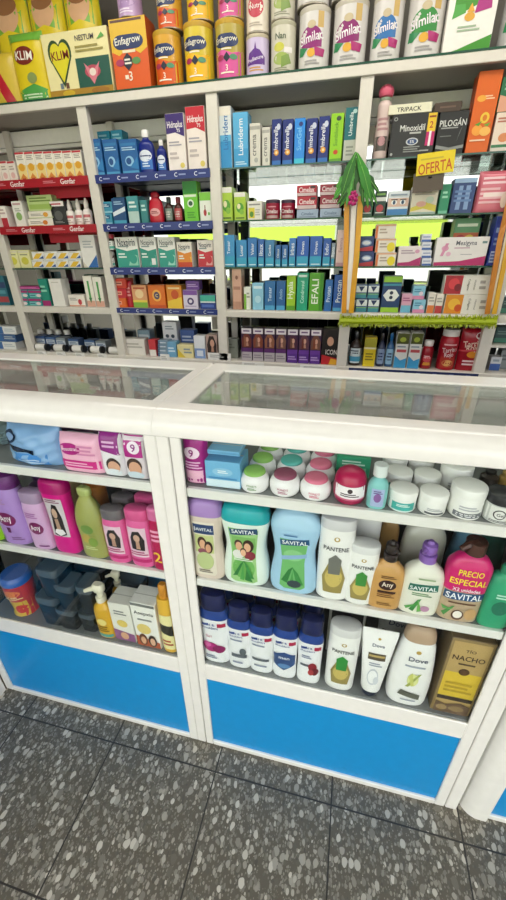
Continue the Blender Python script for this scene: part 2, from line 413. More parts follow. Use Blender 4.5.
for a, b_ in zip(PX, PX[1:]):
    x0, x1 = a + PW, b_ - PW
    mb = MB(); mb.box(x0 - .02, x1 + .02, .268, .272, Z0, ZT - .11, mir); mb.build('mirror_panel', SH, label='mirrored back panel')
    shp('back_rail', [(x0 - .02, x1 + .02, 1.655, 1.69, ZT - .105, ZT - .04)], mat('f3f0ea', .35))
    shp('mirror_frame', [(x0 - .02, x1 + .02, 1.645, 1.668, ZT - .128, ZT - .110)], mat('f3f0ea', .35))
    shp('middle_rail', [(x0, x1, 1.398, 1.425, Z4 - .034, Z4 - .004)], SHELFW())
RED, BLUE = mat('a80f22', .35), mat('1c2f78', .35)
def strip(x0, x1, z0, z1, m, kind):
    mb = MB(); mb.box(x0, x1, -.008, -.003, z0, z1, m)
    n = 2 if kind == 'r' else 6
    for i in range(n):
        c = x0 + (x1 - x0) * (i + (.62 if kind == 'r' else .5)) / n; L = (x1 - x0) / n
        if kind == 'r': draw(mb, flat(-.008), (c - L * .5, c + L * .5, z0, z1), [('t', 'Genfar', .5, .5, .29, 'f6eeee'), ('l', .02, .35, .26, .7, 2, 'd98a94')], rough=.35)
        else: draw(mb, flat(-.008), (c - L * .5, c + L * .5, z0, z1), [('t', 'C', .3, .5, .15, 'e8ecf6'), ('r', .45, .42, .8, .58, '8f9cc8')], rough=.35)
    return mb.build('price_strip', SH, label=('red' if kind == 'r' else 'navy blue') + ' printed shelf strip')
for bay in range(6):
    x0, x1 = PX[bay] + PW - .005, PX[bay + 1] - PW + .005
    shp('shelf', [(x0, x1, 1.41, 1.655, Z4 - .012, Z4)], mat('c9c5bc', .4))
    for zi, z in ((1, Z1), (2, Z2), (3, Z3)):
        if bay in (0, 1) and zi < 3:
            shp('shelf', [(x0, x1, 1.402, 1.655, z - .01, z), (x0 + (x1 - x0) * .42, x1, 1.46, 1.463, z - .075, z - .009)], mat('b5162b', .45)); strip(x0, x1, z - .033, z + .003, RED, 'r')
        elif bay == 2:
            shp('shelf', [(x0, x1, 1.402, 1.655, z - .01, z)], mat('4a5678', .45)); strip(x0, x1, z - .032, z + .002, BLUE, 'b')
        else:
            mb = MB(); mb.box(x0, x1, .006, .255, z - .006, z, gg); mb.box(x0, x1, .003, .006, z - .006, z, ge); mb.build('glass_shelf', SH, label='clear glass shelf with green edge')
    if bay == 2: strip(x0, x1, Z4 - .024, Z4 + .002, BLUE, 'b')
mb = MB()   # low shelf in the bay at the right edge
mb.box(PX[5] + PW, PX[6] - PW, .005, .25, .935, .945, SHELFW()); mb.build('shelf', SH)

# ------------------------------------------------------------------ display counters
GT = glass('counter_glass', (.86, .91, .88), 1.15, .05, .17); GF = glass('front_glass', (.97, .985, .98), .6, .006)
ZA, ZB, ZC = .927, .683, .383
PROFILE = [(-.012, 1.044), (-.013, 1.055), (-.011, 1.064), (-.004, 1.077), (.007, 1.086), (.020, 1.090), (.048, 1.090), (.048, 1.076), (.012, 1.040), (-.006, 1.040)]
KB = mat('0089cb', .35)
def counter(name, label, x0, x1, lp, rp, loc=(0, 0, 0), rz=0, shelves=True):
    """lp / rp: x ranges of the front posts at the two ends"""
    t = thing(name, label, 'counter', loc, rz, 'white glass-topped display counters')
    W_ = WHITE(); D = .35
    def part(nm, bxs, m=W_, c=.002, lab=None):
        mb = MB()
        for q in bxs: mb.box(*q, m, c)
        return mb.build(nm, t, label=lab)
    mb = MB(); mb.loft([[(x, y, z) for y, z in PROFILE] for x in (x0, x1)], W_); mb.build('rounded_top_rail', t)
    part('rear_rail', [(x0, x1, .285, D, 1.055, 1.087)], W_, .004)
    part('side_rail', [(x0, x0 + (lp[-1][1] - x0), .048, .285, 1.058, 1.0895)]); part('side_rail', [(rp[0][0], x1, .048, .285, 1.058, 1.0895)])
    for a, b_ in lp + rp: part('front_post', [(a, b_, -.004, .0035, .0, 1.045)])
    part('rear_post', [(x0, x0 + .03, D - .03, D, 0, 1.055)]); part('rear_post', [(x1 - .03, x1, D - .03, D, 0, 1.055)])
    a, b_ = lp[-1][1], rp[0][0]
    part('bottom_rail', [(a, b_, -.004, .03, 0, .019)]); part('middle_rail', [(a, b_, -.004, .0025, .322, ZC)])
    part('kick_panel', [(a, b_, .002, .012, .019, .322)], KB, 0, 'glossy blue kick panel')
    part('deck', [(lp[0][0] if lp[0][0] - x0 > .02 else x0 + .01, x1 - .01, .0027, D - .01, ZC - .02, ZC)], mat('7d8080', .2))
    part('side_panel', [(x0 + .002, x0 + .010, .03, D - .03, .02, 1.05)], mat('d9d6cf', .35)); part('side_panel', [(x1 - .010, x1 - .002, .03, D - .03, .02, 1.05)], mat('d9d6cf', .35))
    part('back_panel', [(x0 + .01, x1 - .01, D - .012, D - .004, ZC, 1.05)], mat('283038', .3), 0, 'dark slate sliding back panel')
    if shelves:
        for z in (ZA, ZB):
            mb = MB(); mb.box(a, b_, .0022, .012, z - .021, z, W_, .001); mb.box(x0 + .0105, x1 - .0105, .012, D - .02, z - .008, z - .0003, mat('7e8180', .2)); mb.build('shelf', t)
    mb = MB(); mb.box(a, b_, .048, .285, 1.079, 1.084, GT); mb.build('glass_top', t, label='clear glass counter top')
    mb = MB(); mb.box(a, b_, -.001, .0015, ZC, 1.040, GF); mb.build('front_glass', t, label='clear front glass pane')
    return t
counter('display_counter', 'white display counter with pink and purple bottles on its middle shelf', -.70, .0076, [(-.70, -.672)], [(-.018, .0076)])
counter('display_counter', 'white display counter with white jars and large shampoo bottles, right of the centre post', .008, .745, [(.008, .034), (.036, .058)], [(.690, .715), (.717, .745)])
# the counter past the right end has a rounded corner post
t = counter('display_counter', 'white counter with rounded corner post cut off at the right edge', .752, 1.46, [(.790, .815)], [(1.43, 1.46)])
mb = MB(); rr = .045
pts = [(.752 + rr - rr * math.cos(q), -.012 + rr - rr * math.sin(q)) for q in [math.pi / 2 * i / 8 for i in range(9)]] + [(.816, -.012), (.816, .05), (.752, .05)]
mb.loft([[(x, y, z) for x, y in pts] for z in (0, 1.034)], WHITE()); mb.build('rounded_corner_post', t)
# the counter past the left end turns towards the street
counter('display_counter', 'white counter turned sideways with its end at the left edge of the floor', -.72, -.008, [(-.72, -.695)], [(-.033, -.008)], (-.701, 0, 0), math.pi / 2)

# ================================================================== front counters: right-hand one
YB = .048     # centre plane of the front bottles
def faces(skin='c99a78', hair='2a1c16', cx=.5, cy=.5, r=.2, ar=1.0):
    """a small printed portrait: hair, face, shoulders"""
    return [('e', cx, cy - .05 * ar, r * 1.15, r * 1.35 * ar, hair), ('e', cx, cy, r * .62, r * .8 * ar, skin), ('r', cx - r * .3, cy - r * .95 * ar, cx + r * .3, cy - r * .6 * ar, skin)]
CAPJAR = [(0, .82), (.02, .88), (.12, .96), (.35, 1.0), (.55, .97), (.72, .84), (.80, .74)]
# --- shelf A
pouch('shampoo_refill_pouch', 'magenta pouch with pink base at the left end of the jar shelf', (184, 207), 436, ZA, [('r', .03, .02, .97, .30, 'f0b9d2'), ('e', .45, .66, .34, .12, 'f1d8ea'), ('t', '9', .45, .66, .2, '8d1273'), ('l', .15, .33, .85, .5, 3, 'e7b4d8')], 'a3157f', .02, T=.018)
for k, (y, lb) in enumerate(((.018, 'in front'), (.090, 'behind another blue box'))):
    carton('cotton_box', 'light blue box with white lower band on the jar shelf, ' + lb, (206, 241), 462, ZA,
           [('r', 0, 0, 1, .30, 'cfe3ee'), ('e', .5, .62, .3, .16, '8ec4e4'), ('l', .36, .56, .66, .70, 2, 'e9f4fb'), ('r', .08, .34, .92, .40, '3f86ba')], '6fb1da', Y=y, depth=.065, cat='box')
carton('cotton_box', 'light blue flat box lying on top of the front blue box', (207, 240), 0, ZA + .0665, [('r', 0, .2, 1, .8, '5d9cc6')], '79b6db', Y=.03, depth=.055, cat='box', h=.010)
def cream(px, ytop, lidc, label, Y=None, w_=1.0, band=None):
    return bottle('cream_jar', label, px, ytop, ZA, [('jar', 'f1eff0', [(r[0], r[1]) for r in CAPJAR]), ('lid', lidc, [(.78, .72), (.82, .76), (.92, .72), (.97, .60), (1.0, .30)])], Y=Y, dr=1.0, n=2,
                  lab=(0, (-.62, .62, .12, .62), [('t', "POND'S", .5, .62, .55, band or 'b04a68'), ('l', .25, .15, .75, .42, 2, band or 'c98a9c')]), cat='jar')
rows = [((241, 269), 468, '86b957', 'green', '5d8f43'), ((270, 300), 471, '8e4560', 'maroon', 'a03a62'), ((300, 331), 475, 'd86f8c', 'pink', 'd0607f')]
back = ['86b957', '53b0a6', 'd86f8c']; bn = ['green', 'teal', 'pink']
for i, (px, yt, lc, nm, bc) in enumerate(rows):
    j = cream(px, yt, lc, 'round white cream jar with ' + nm + ' lid in the front row', None, band=bc)
    for q in (1, 2):
        xw = (xat(px[1], ZA, YB) - xat(px[0], ZA, YB))
        k = dup(j, 'round white cream jar with ' + bn[i] + (' lid, second row back' if q == 1 else ' lid, third row back'), dx=.004 * q, dy=.0565 * q)
        if i == 1:
            for ch in k.children:
                if ch.name.startswith('lid'): ch.data = ch.data.copy(); ch.data.materials[0] = mat(back[i], .28)
bottle('gel_jar', 'big round magenta-lidded jar with white label beside the spray bottle', (333, 366), 467, ZA,
       [('jar', 'a61b4e', [(0, .80), (.03, .88), (.2, .98), (.42, 1.0), (.62, .95)]), ('lid', 'b5174f', [(.62, .96), (.70, .93), (.85, .80), (.95, .52), (1.0, .2)])], Y=None, dr=1, n=2,
       lab=(0, (-.85, .85, .18, .60), [('r', 0, 0, 1, 1, 'f4eef0'), ('e', .5, .72, .09, .16, '3a2a30'), ('l', .18, .25, .82, .55, 2, '3a2a30'), ('r', 0, .0, 1, .14, 'd46a8c')]), cat='jar')
carton('soap_carton', 'green carton behind the magenta-lidded jar', (335, 369), 458, ZA, [('r', .1, .2, .9, .5, '8fd8b4'), ('l', .15, .6, .85, .9, 2, 'd8f2e5')], '35a87c', Y=.115, depth=.05)
def spray_top(root, w, h):
    mb = MB(); m = mat('dfe6e4', .15)
    mb.cyl(0, 0, h * .74, h * 1.0, w * .33, m); mb.build('cap', root, label='translucent white cap')
bottle('spray_bottle', 'small teal spray bottle with clear cap between magenta jar and white jars', (366, 387), 464, ZA,
       [('body', '7fc4c2', [(0, .80), (.03, .92), (.2, .96), (.5, .96), (.62, .80), (.70, .45), (.76, .40)])], Y=None, dr=.8,
       lab=(0, (-.6, .6, .08, .5), [('r', 0, 0, 1, 1, 'a9b8dc'), ('e', .5, .5, .3, .25, '8a5f9e'), ('l', .15, .72, .85, .92, 2, '5f4d86')]), extra=spray_top)
JAR = [(0, .86), (.02, .94), (.06, .97), (.60, .97), (.66, .95)]; LID = [(.66, .99), (.68, 1.0), (.92, 1.0), (.975, .97), (1.0, .86)]
def wjar(px, ytop, label, ops, Y=None, jc='efeeea', lc='f1f0ec'):
    return bottle('cosmetic_jar', label, px, ytop, ZA, [('jar', jc, JAR, False), ('lid', lc, LID, False)], Y=Y, dr=1, n=2, lab=(0, (-.93, .93, .05, .64), ops), cat='jar')
a = wjar((387, 416), 487, 'white jar with teal label in the front row of jars', [('r', 0, 0, 1, .78, '45ada6'), ('l', .25, .42, .75, .66, 2, 'e3f2f0'), ('r', 0, .0, 1, .12, 'd8ecea')])
b_ = wjar((417, 446), 490, 'white jar with thin grey label line beside the teal jar', [('r', .18, .08, .86, .24, '54565c'), ('l', .25, .34, .8, .6, 2, 'a7a9ae')])
c_ = wjar((447, 482), 484, 'largest white jar with grey label band beside the clear jar', [('r', .08, .06, .92, .34, '6d7076'), ('l', .15, .1, .85, .3, 2, 'e8e8ea'), ('l', .2, .45, .8, .75, 2, 'b5b6bb')])
for q, wd in ((1, 'second row back'), (2, 'third row back')):
    dup(a, 'white jar with teal label, ' + wd, dx=-.002 * q, dy=.062 * q); dup(b_, 'white jar with thin grey label line, ' + wd, dx=-.002 * q, dy=.062 * q)
    if q == 1: dup(c_, 'largest white jar, ' + wd, dx=-.004, dy=.074)
bottle('gel_jar', 'clear jar with black lid and white printed label at the right end of its shelf', (482, 512), 491, ZA,
       [('jar', 'c8cac6', JAR, False), ('lid', '1f2024', LID, False)], Y=None, dr=1, n=2, lab=(0, (-.9, .9, .04, .62), [('r', 0, 0, 1, 1, 'e6e6e2'), ('e', .4, .55, .22, .3, '2a2c30'), ('e', .4, .55, .18, .24, 'e6e6e2'), ('t', 'Gel', .42, .55, .26, '2a2c30'), ('l', .1, .05, .9, .2, 2, '2a2c30')]), cat='jar')
bottle('dark_bottle', 'dark bottle behind the largest white jar', (478, 496), 470, ZA, [('body', '2b211c', [(0, .9), (.03, 1), (.7, 1), (.82, .6)]), ('cap', '17120f', [(.82, .55), (.84, .6), (.98, .6), (1, .5)])], Y=.125, dr=1, n=2)
bottle('oil_bottle', 'gold bottle behind the clear jar with black lid', (497, 515), 472, ZA, [('body', '9a7b3a', [(0, .9), (.03, 1), (.7, 1), (.82, .7)]), ('cap', 'b89a52', [(.82, .75), (.84, .8), (.98, .8), (1, .7)])], Y=.125, dr=1, n=2)
# --- shelf B
SAV = [(0, .88, .53), (.012, .94, .56), (.06, .985, .58), (.20, .98, .58), (.40, .86, .53), (.52, .83, .52), (.66, .91, .55), (.78, .99, .57), (.82, .995, .575)]
SCAP2 = [(.82, .995, .575), (.86, .97, .56), (.92, .86, .5), (.97, .66, .4), (1, .38, .24)]
SCAP = [(.82, 1.0, .58), (.85, 1.0, .58), (.90, .97, .56), (.96, .86, .5), (.99, .66, .38), (1, .5, .28)]
def savital(label, px, ytop, body, capc, ops, cap=SCAP):
    return bottle('shampoo_bottle', label, px, ytop, ZB, [('body', body, SAV, True, 3), ('cap', capc, cap, True, 3)], Y=None, lab=(0, (-.66, .66, .06, .78), ops))
savital('beige shampoo bottle with lilac cap, leftmost on the middle shelf', (193, 226), 496, 'dccbbd', 'a884c4',
        [('p', [(.02, .05), (.1, 0), (.9, 0), (.98, .05), (.93, .5), (.98, .97), (.02, .97), (.07, .5)], 'e6dccb'), ('r', .06, .76, .94, .93, '27406e'), ('t', 'SAVITAL', .5, .845, .8, 'eef2f6'), ('r', .1, .42, .9, .74, 'c8cf8e'), ('e', .4, .60, .2, .11, '4a2d22'), ('e', .42, .57, .13, .085, 'd9a684'), ('e', .68, .53, .18, .11, '3b251c'), ('e', .66, .51, .12, .075, 'd09a78'), ('e', .4, .45, .2, .05, '8a4f5c'), ('e', .5, .28, .38, .16, 'b9c58a'), ('l', .2, .05, .8, .12, 2, '8a7f74')])
savital('white shampoo bottle with teal cap and green aloe label on the middle shelf', (225, 270), 501, 'e3efe6', '1ba5ab',
        [('p', [(.06, .02), (.2, -.02), (.8, -.02), (.94, .02), (.88, .5), (.97, .97), (.03, .97), (.12, .5)], '9fce86'), ('e', .5, .25, .36, .2, '6fb35a'), ('p', [(.1, .84), (.96, .9), (.94, 1.0), (.06, .95)], '1d4468'), ('t', 'SAVITAL', .52, .925, .74, 'f4f7f8', 3),
         ('r', .14, .47, .88, .83, '7fb765'), ('e', .33, .50, .18, .08, 'e6e4df'), ('e', .70, .50, .18, .08, '8a2f3c'), ('e', .35, .69, .13, .085, '3f261d'), ('e', .36, .655, .105, .08, 'deab89'), ('e', .66, .68, .17, .115, '39231b'), ('e', .63, .65, .105, .08, 'e3b08c'), ('e', .5, .57, .10, .065, '5a392b'), ('e', .5, .545, .085, .06, 'e8b793'),
         ('p', [(.15, .1), (.3, .12), (.52, .4), (.4, .34)], '2f7d3c'), ('p', [(.85, .08), (.7, .1), (.5, .42), (.64, .33)], '3c8e45'), ('p', [(.38, .05), (.52, .04), (.5, .36)], '54a552'), ('p', [(.55, .05), (.8, .02), (.6, .26)], '2f7d3c'), ('l', .2, .40, .8, .46, 2, 'e8f4e2')])
savital('light blue shampoo bottle with green aloe label on the middle shelf', (271, 318), 507, 'a4cbe6', 'a9cfe8',
        [('p', [(.1, .06), (.25, .01), (.75, .01), (.9, .06), (.84, .5), (.92, .9), (.08, .9), (.16, .5)], '6fb56c'), ('e', .5, .62, .3, .1, '8cc98a'), ('p', [(.1, .78), (.96, .83), (.94, .93), (.08, .88)], '20507c'), ('t', 'SAVITAL', .53, .855, .76, 'f4f7f8', 3),
         ('p', [(.14, .52), (.9, .6), (.9, .67), (.14, .59)], '8fb3d8'), ('p', [(.15, .16), (.34, .12), (.5, .42), (.36, .36)], '2f7d3c'), ('p', [(.85, .12), (.66, .1), (.48, .42), (.66, .32)], '3c8e45'), ('p', [(.4, .06), (.56, .06), (.5, .36)], '4a9a4c'), ('e', .56, .12, .22, .07, '38474c'), ('l', .2, .95, .6, .99, 1, '4f7fb0')], SCAP2)
PAN = [(0, .84), (.012, .93), (.05, .96), (.5, .98), (.86, .97), (.885, .96)]; PCAP = [(.885, .975), (.90, .98), (.97, .96), (.99, .92), (1, .78)]
PANOPS = lambda s=1.0: [('t', 'PANTENE', .5, .76, .84, '3b3c42', 0, 1.25), ('e', .5, .91, .10, .035, 'b49a56'), ('e', .5, .915, .05, .022, 'f1efe9'), ('p', [(.18, .04), (.82, .04), (.90, .3), (.72, .52), (.28, .52), (.10, .3)], '9a8a4e'), ('e', .5, .30, .30, .16, 'c9b464'), ('p', [(.3, .36), (.7, .36), (.72, .6), (.5, .68), (.28, .6)], s)]
bottle('shampoo_bottle', 'tall white shampoo bottle with gold emblem and grey cap beside the light blue bottle', (316, 350), 515, ZB, [('body', 'f0efec', PAN, False, 2.3), ('cap', 'cfced0', PCAP, False, 2.3)], Y=None, dr=.62, lab=(0, (-.82, .82, .08, .86), PANOPS('70716a')))
bottle('shampoo_bottle', 'shorter white shampoo bottle with green and gold emblem next to the brown pump bottle', (344, 374), 542, ZB, [('body', 'f0efec', PAN, False, 2.3), ('cap', 'dcdcdb', PCAP, False, 2.3)], Y=None, dr=.62, lab=(0, (-.82, .82, .08, .86), PANOPS('3f8b3c')))
for q in (1, 2): bottle('shampoo_bottle', ('white shampoo bottle with silver cap standing second in the middle shelf row of white bottles' if q == 1 else 'white shampoo bottle with silver cap furthest back in the middle shelf row of white bottles'), (346, 376), 0, ZB, [('body', 'e9e8e6', PAN, False, 2.3), ('cap', 'bdbcbe', PCAP, False, 2.3)], Y=YB + .06 * q, dr=.6, h=.185 + .012 * q)
def pump(col, side=-1, rel=1.0):
    def f(root, w, h):
        mb = MB(); m = mat(col, .3); r = w * .155
        mb.cyl(0, 0, h * .73, h * .83, r * 1.3, m); mb.cyl(0, 0, h * .83, h * .85, r * .8, m)
        mb.loft([ring(h * v, r * q, r * q, 2, 20) for v, q in ((.85, 1.0), (.86, 1.12), (.93, 1.15), (.955, 1.05), (.965, .6), (.97, .52), (.99, .5), (1.0, .35))], m)
        mb.tube([(0, 0, h * .91), (side * r * .8, -r * .9, h * .91), (side * r * 1.1, -r * 1.5, h * .895)], [r * .5, r * .42, r * .3], m, 10)
        mb.build('pump', root, label='pump head')
    return f
PUMPB = [(0, .86), (.012, .94), (.05, .98), (.30, 1.0), (.50, .97), (.60, .88), (.67, .62), (.70, .42), (.75, .36)]
bottle('pump_bottle', 'golden brown pump bottle with dark brown pump on the middle shelf', (367, 401), 541, ZB, [('body', 'c79757', PUMPB, True, 3)], Y=None, dr=.55, lab=(0, (-.78, .78, .04, .60), [('e', .52, .66, .32, .14, '3a1f1c'), ('t', 'Any', .52, .67, .42, 'efe2cf', 6, 1.2), ('r', .2, .44, .86, .5, '3a1f1c'), ('l', .2, .3, .85, .46, 3, '7a5226'), ('l', .25, .84, .8, .92, 2, '6a4722'), ('l', .25, .06, .8, .16, 2, '8a6230')]), extra=pump('2b211f', 1))
WH = [('t', 'SAVITAL', .5, .68, .80, 'eef3f2', 4), ('l', .2, .46, .8, .56, 2, '6a8f66'), ('p', [(.2, .06), (.34, .02), (.52, .4), (.4, .36)], '3f8a45'), ('p', [(.05, .12), (.12, .06), (.5, .3)], '57a050'), ('p', [(.6, .06), (.46, .02), (.42, .38)], '74b35c'), ('e', .68, .14, .14, .08, 'b98aa8'), ('l', .3, .88, .8, .95, 1, '9db28a')]
bottle('pump_bottle', 'white pump bottle with purple pump and aloe drawing in front of its twin', (398, 439), 541, ZB, [('body', 'e4e2d4', PUMPB, True, 3)], Y=None, dr=.55, lab=(0, (-.78, .78, .05, .60), [('p', [(.06, .58), (.95, .62), (.93, .80), (.08, .76)], '2c6f5e')] + WH), extra=pump('8a64b4', -1))
bottle('pump_bottle', 'second white pump bottle with purple pump, behind the front one', (398, 440), 0, ZB, [('body', 'dedcce', PUMPB, True, 3)], Y=YB + .075, dr=.55, h=.212, extra=pump('9470ba', -1))
bottle('pump_bottle', 'third pump bottle, dark brown pump behind the golden brown bottle', (376, 395), 0, ZB, [('body', '9a7748', PUMPB, True, 3)], Y=YB + .085, dr=.55, h=.2, extra=pump('3a302c', 1))
def darkcap(root, w, h):
    mb = MB(); m = mat('4a2b22', .3); mb.cyl(0, 0, h * .86, h * 1.0, w * .23, m); mb.tube([(0, 0, h * .97), (-w * .2, -w * .1, h * .965), (-w * .36, -w * .2, h * .94)], [w * .12, w * .09, w * .06], m); mb.build('pump', root)
bottle('pump_bottle', 'big pink and brown bottle with special price label and dark brown pump', (437, 480), 541, ZB, [('body', 'b8a184', [(0, .82), (.015, .92), (.05, .96), (.3, .95), (.42, .96)], True, 3), ('shrink_sleeve', 'cf1f6e', [(.42, .965), (.5, .975), (.62, 1.0), (.72, .97), (.81, .70), (.85, .38), (.88, .3)], True, 3)], Y=None, dr=.5,
       lab=[(1, (-.88, .88, .42, .80), [('t', 'PRECIO', .5, .66, .62, 'f6e23c', 0, 1.45), ('t', 'ESPECIAL', .5, .36, .92, 'f6e23c', 0, 1.3), ('t', 'X2 unidades', .5, .10, .7, 'f8f0f4', 0, 1.2)]),
            (0, (-.88, .88, .03, .42), [('p', [(.0, .70), (1.0, .74), (1.0, .99), (.0, .97)], '22507e'), ('t', 'SAVITAL', .5, .85, .92, 'f0f4f8', 2, 1.2), ('l', .15, .56, .85, .66, 1, '6a4a36'), ('e', .46, .2, .16, .18, '5a3a28'), ('e', .46, .22, .12, .13, 'efe8dc'),
             ('p', [(.04, .2), (.12, .1), (.34, .52), (.26, .48)], '4f8f4a'), ('p', [(.0, .44), (.06, .32), (.32, .4)], '66a55a'), ('e', .78, .28, .16, .2, 'c7a06e')])], extra=darkcap)
bottle('shampoo_bottle', 'green bottle at the right end of the middle shelf', (478, 510), 566, ZB, [('body', '2f9c72', [(0, .86), (.03, .97), (.4, 1.0), (.7, .97), (.84, .80), (.88, .5)], True, 3), ('cap', '1f7f5e', [(.88, .5), (.89, .52), (.98, .52), (1, .45)])], Y=None, dr=.55, lab=(0, (-.75, .75, .1, .7), [('e', .5, .45, .34, .2, '1d6f55'), ('l', .2, .7, .8, .85, 2, 'bfe5d4')]))
bottle('shampoo_bottle', 'dark green bottle behind the pink special price bottle', (470, 500), 0, ZB, [('body', '1d4a3e', SAV, True, 3), ('cap', '163a32', SCAP, True, 3)], Y=YB + .10, h=.205)
bottle('shampoo_bottle', 'pale blue bottle lying back between the pump bottles and the pink bottle', (446, 478), 0, ZB, [('body', '6fa3bd', SAV, True, 3), ('cap', '5b9fc4', SCAP, True, 3)], Y=YB + .12, h=.2)
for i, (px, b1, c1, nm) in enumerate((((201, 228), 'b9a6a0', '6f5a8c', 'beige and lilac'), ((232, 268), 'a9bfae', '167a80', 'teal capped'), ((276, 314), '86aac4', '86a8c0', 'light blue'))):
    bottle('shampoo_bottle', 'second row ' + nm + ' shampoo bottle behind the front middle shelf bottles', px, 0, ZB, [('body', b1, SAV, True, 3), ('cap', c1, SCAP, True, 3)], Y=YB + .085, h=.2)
# --- bottom deck
HS = [(0, .84), (.012, .93), (.05, .97), (.25, .95), (.45, .97), (.62, 1.0), (.675, 1.0)]; HS2 = [(.675, 1.0), (.71, .985), (.755, .92), (.785, .84)]; HCAP = [(.785, .82), (.795, .85), (.86, .84), (.97, .80), (.99, .74), (1, .5)]
def hs(label, px, ytop, orn, Y=None, h=None, body=.585):
    ops = [('p', [(.08, .87), (.36, .90), (.36, .96), (.08, .92)], '2a4a9a'), ('t', 'head &', .36, .93, .5, '30488e', 2), ('t', 'shoulders', .40, .85, .66, '30488e', 2), ('r', .70, .88, 1.0, .97, 'b02048')] + orn
    return bottle('shampoo_bottle', label, px, ytop, ZC, [('body', 'eff0f2', HS, True, 2.6), ('shoulder', '1c3f8c', HS2, True, 2.6), ('cap', '151d4c', HCAP, False, 2.4)], Y=Y, dr=.6, h=h, lab=(0, (-.86, .86, .04, .655), ops) if orn is not None else None)
O1 = [('t', '2x1', .34, .64, .22, 'c2286a'), ('e', .38, .36, .34, .12, 'b02a78'), ('e', .7, .33, .25, .1, '8a1d5c'), ('e', .25, .42, .16, .07, 'd060a0'), ('l', .15, .06, .6, .16, 2, '8c93ac')]
O2 = [('l', .12, .7, .7, .78, 1, '8c93ac'), ('r', .15, .26, .9, .36, '5f6670'), ('e', .72, .44, .16, .1, '5a6268'), ('l', .2, .08, .7, .16, 1, '8c93ac')]
O3 = [('l', .12, .7, .7, .78, 1, '8c93ac'), ('r', .1, .30, .9, .37, '5f6670'), ('l', .2, .12, .8, .2, 1, '8c93ac')]
O4 = [('p', [(.0, .30), (.5, .18), (1, .34), (1, .60), (.5, .68), (0, .58)], '2b4a80'), ('t', 'men', .5, .52, .5, 'e6edf6'), ('e', .5, .3, .3, .06, '5b87b8')]
O5 = [('r', .1, .42, .6, .48, '5f6670'), ('e', .68, .42, .2, .12, '8e2430'), ('e', .80, .3, .18, .1, '6c1a26'), ('e', .62, .28, .14, .08, 'a83a40'), ('l', .15, .64, .6, .74, 2, '8c93ac')]
g = [hs('large blue capped white shampoo bottle with magenta flower print, left end of the bottom shelf', (203, 231), 590, O1),
     hs('blue capped white shampoo bottle with grey charcoal print beside the flower one', (229, 252), 603, O2),
     hs('blue capped white shampoo bottle with single grey line print', (250, 274), 609, O3),
     hs('blue capped white shampoo bottle with wide navy print', (273, 297), 612, O4),
     hs('blue capped white shampoo bottle with dark red print, rightmost of the five', (297, 321), 617, O5)]
nmz = ['flower print', 'charcoal print', 'single grey line', 'wide navy print', 'dark red print']
for i, o in enumerate(g):
    for q in (1, 2, 3):
        dup(o, 'shampoo bottle %s behind the white bottle with %s' % (('directly', 'two places', 'three places')[q - 1], nmz[i]), dx=-.003 * q, dy=.058 * q if i else .066 * q)
bottle('shampoo_bottle', 'white shampoo bottle with green and gold emblem on the bottom shelf', (325, 355), 623, ZC, [('body', 'f0efec', PAN, False, 2.3), ('cap', 'd6d5d4', PCAP, False, 2.3)], Y=None, dr=.62, lab=(0, (-.82, .82, .1, .84), PANOPS('2f8a3a')))
carton('shelf_divider_card', 'dark card with white edge standing behind the bottom shelf emblem bottle', (325, 360), 0, ZC, [('r', .06, .05, .94, .95, '2f2f33')], 'e2e0dc', Y=.11, depth=.02, h=.165, cat='card')
TUBE = [(.09, .56, .44), (.11, .60, .46), (.30, .68, .44), (.55, .80, .33), (.80, .93, .16), (.93, 1.0, .05), (1.0, 1.0, .03)]
TC = [(0, .46, .38), (.01, .50, .41), (.08, .53, .42), (.09, .50, .40)]
DV = lambda s: [('t', 'Dove', .5, .86, .56, '3f4a66'), ('e', .5, .97, .07, .02, 'b79a4c'), ('r', .1, .60, .9, .72, '5b5040'), ('r', .14, .655, .86, .69, 'b9a366'), ('l', .2, .48, .8, .56, 2, '9aa0ac'), ('e', .45, .28, .26, .16, 'c8ccd4'), ('e', .45, .28, .22, .13, 'f2f2f2'), ('e', .62, .22, .12, .08, 'd2d6dc')]
bottle('conditioner_tube', 'white conditioner tube standing on its dark navy cap, front of two', (355, 388), 630, ZC, [('tube', 'f2f1ef', TUBE, True, 2.4), ('cap', '2a3044', TC, False, 2)], Y=None, lab=(0, (-.62, .62, .14, .90), DV(1)), cat='tube')
bottle('conditioner_tube', 'tilted conditioner tube behind the front white tube', (366, 406), 0, ZC, [('tube', 'c9cac9', TUBE, True, 2.4), ('cap', '2a3044', TC, False, 2)], Y=YB + .07, h=.183, tilt=.10, lab=(0, (-.8, .8, .2, .95), [('t', 'Dove', .5, .80, .56, '3f4a66'), ('r', .08, .3, .92, .62, '6b6a66')]), cat='tube')
DB = [(0, .84, .5), (.012, .92, .54), (.06, .98, .56), (.3, 1.0, .56), (.55, .93, .53), (.78, .80, .47), (.84, .70, .42)]; DC = [(.84, .70, .42), (.85, .73, .43), (.93, .68, .40), (.98, .54, .32), (1, .36, .2)]
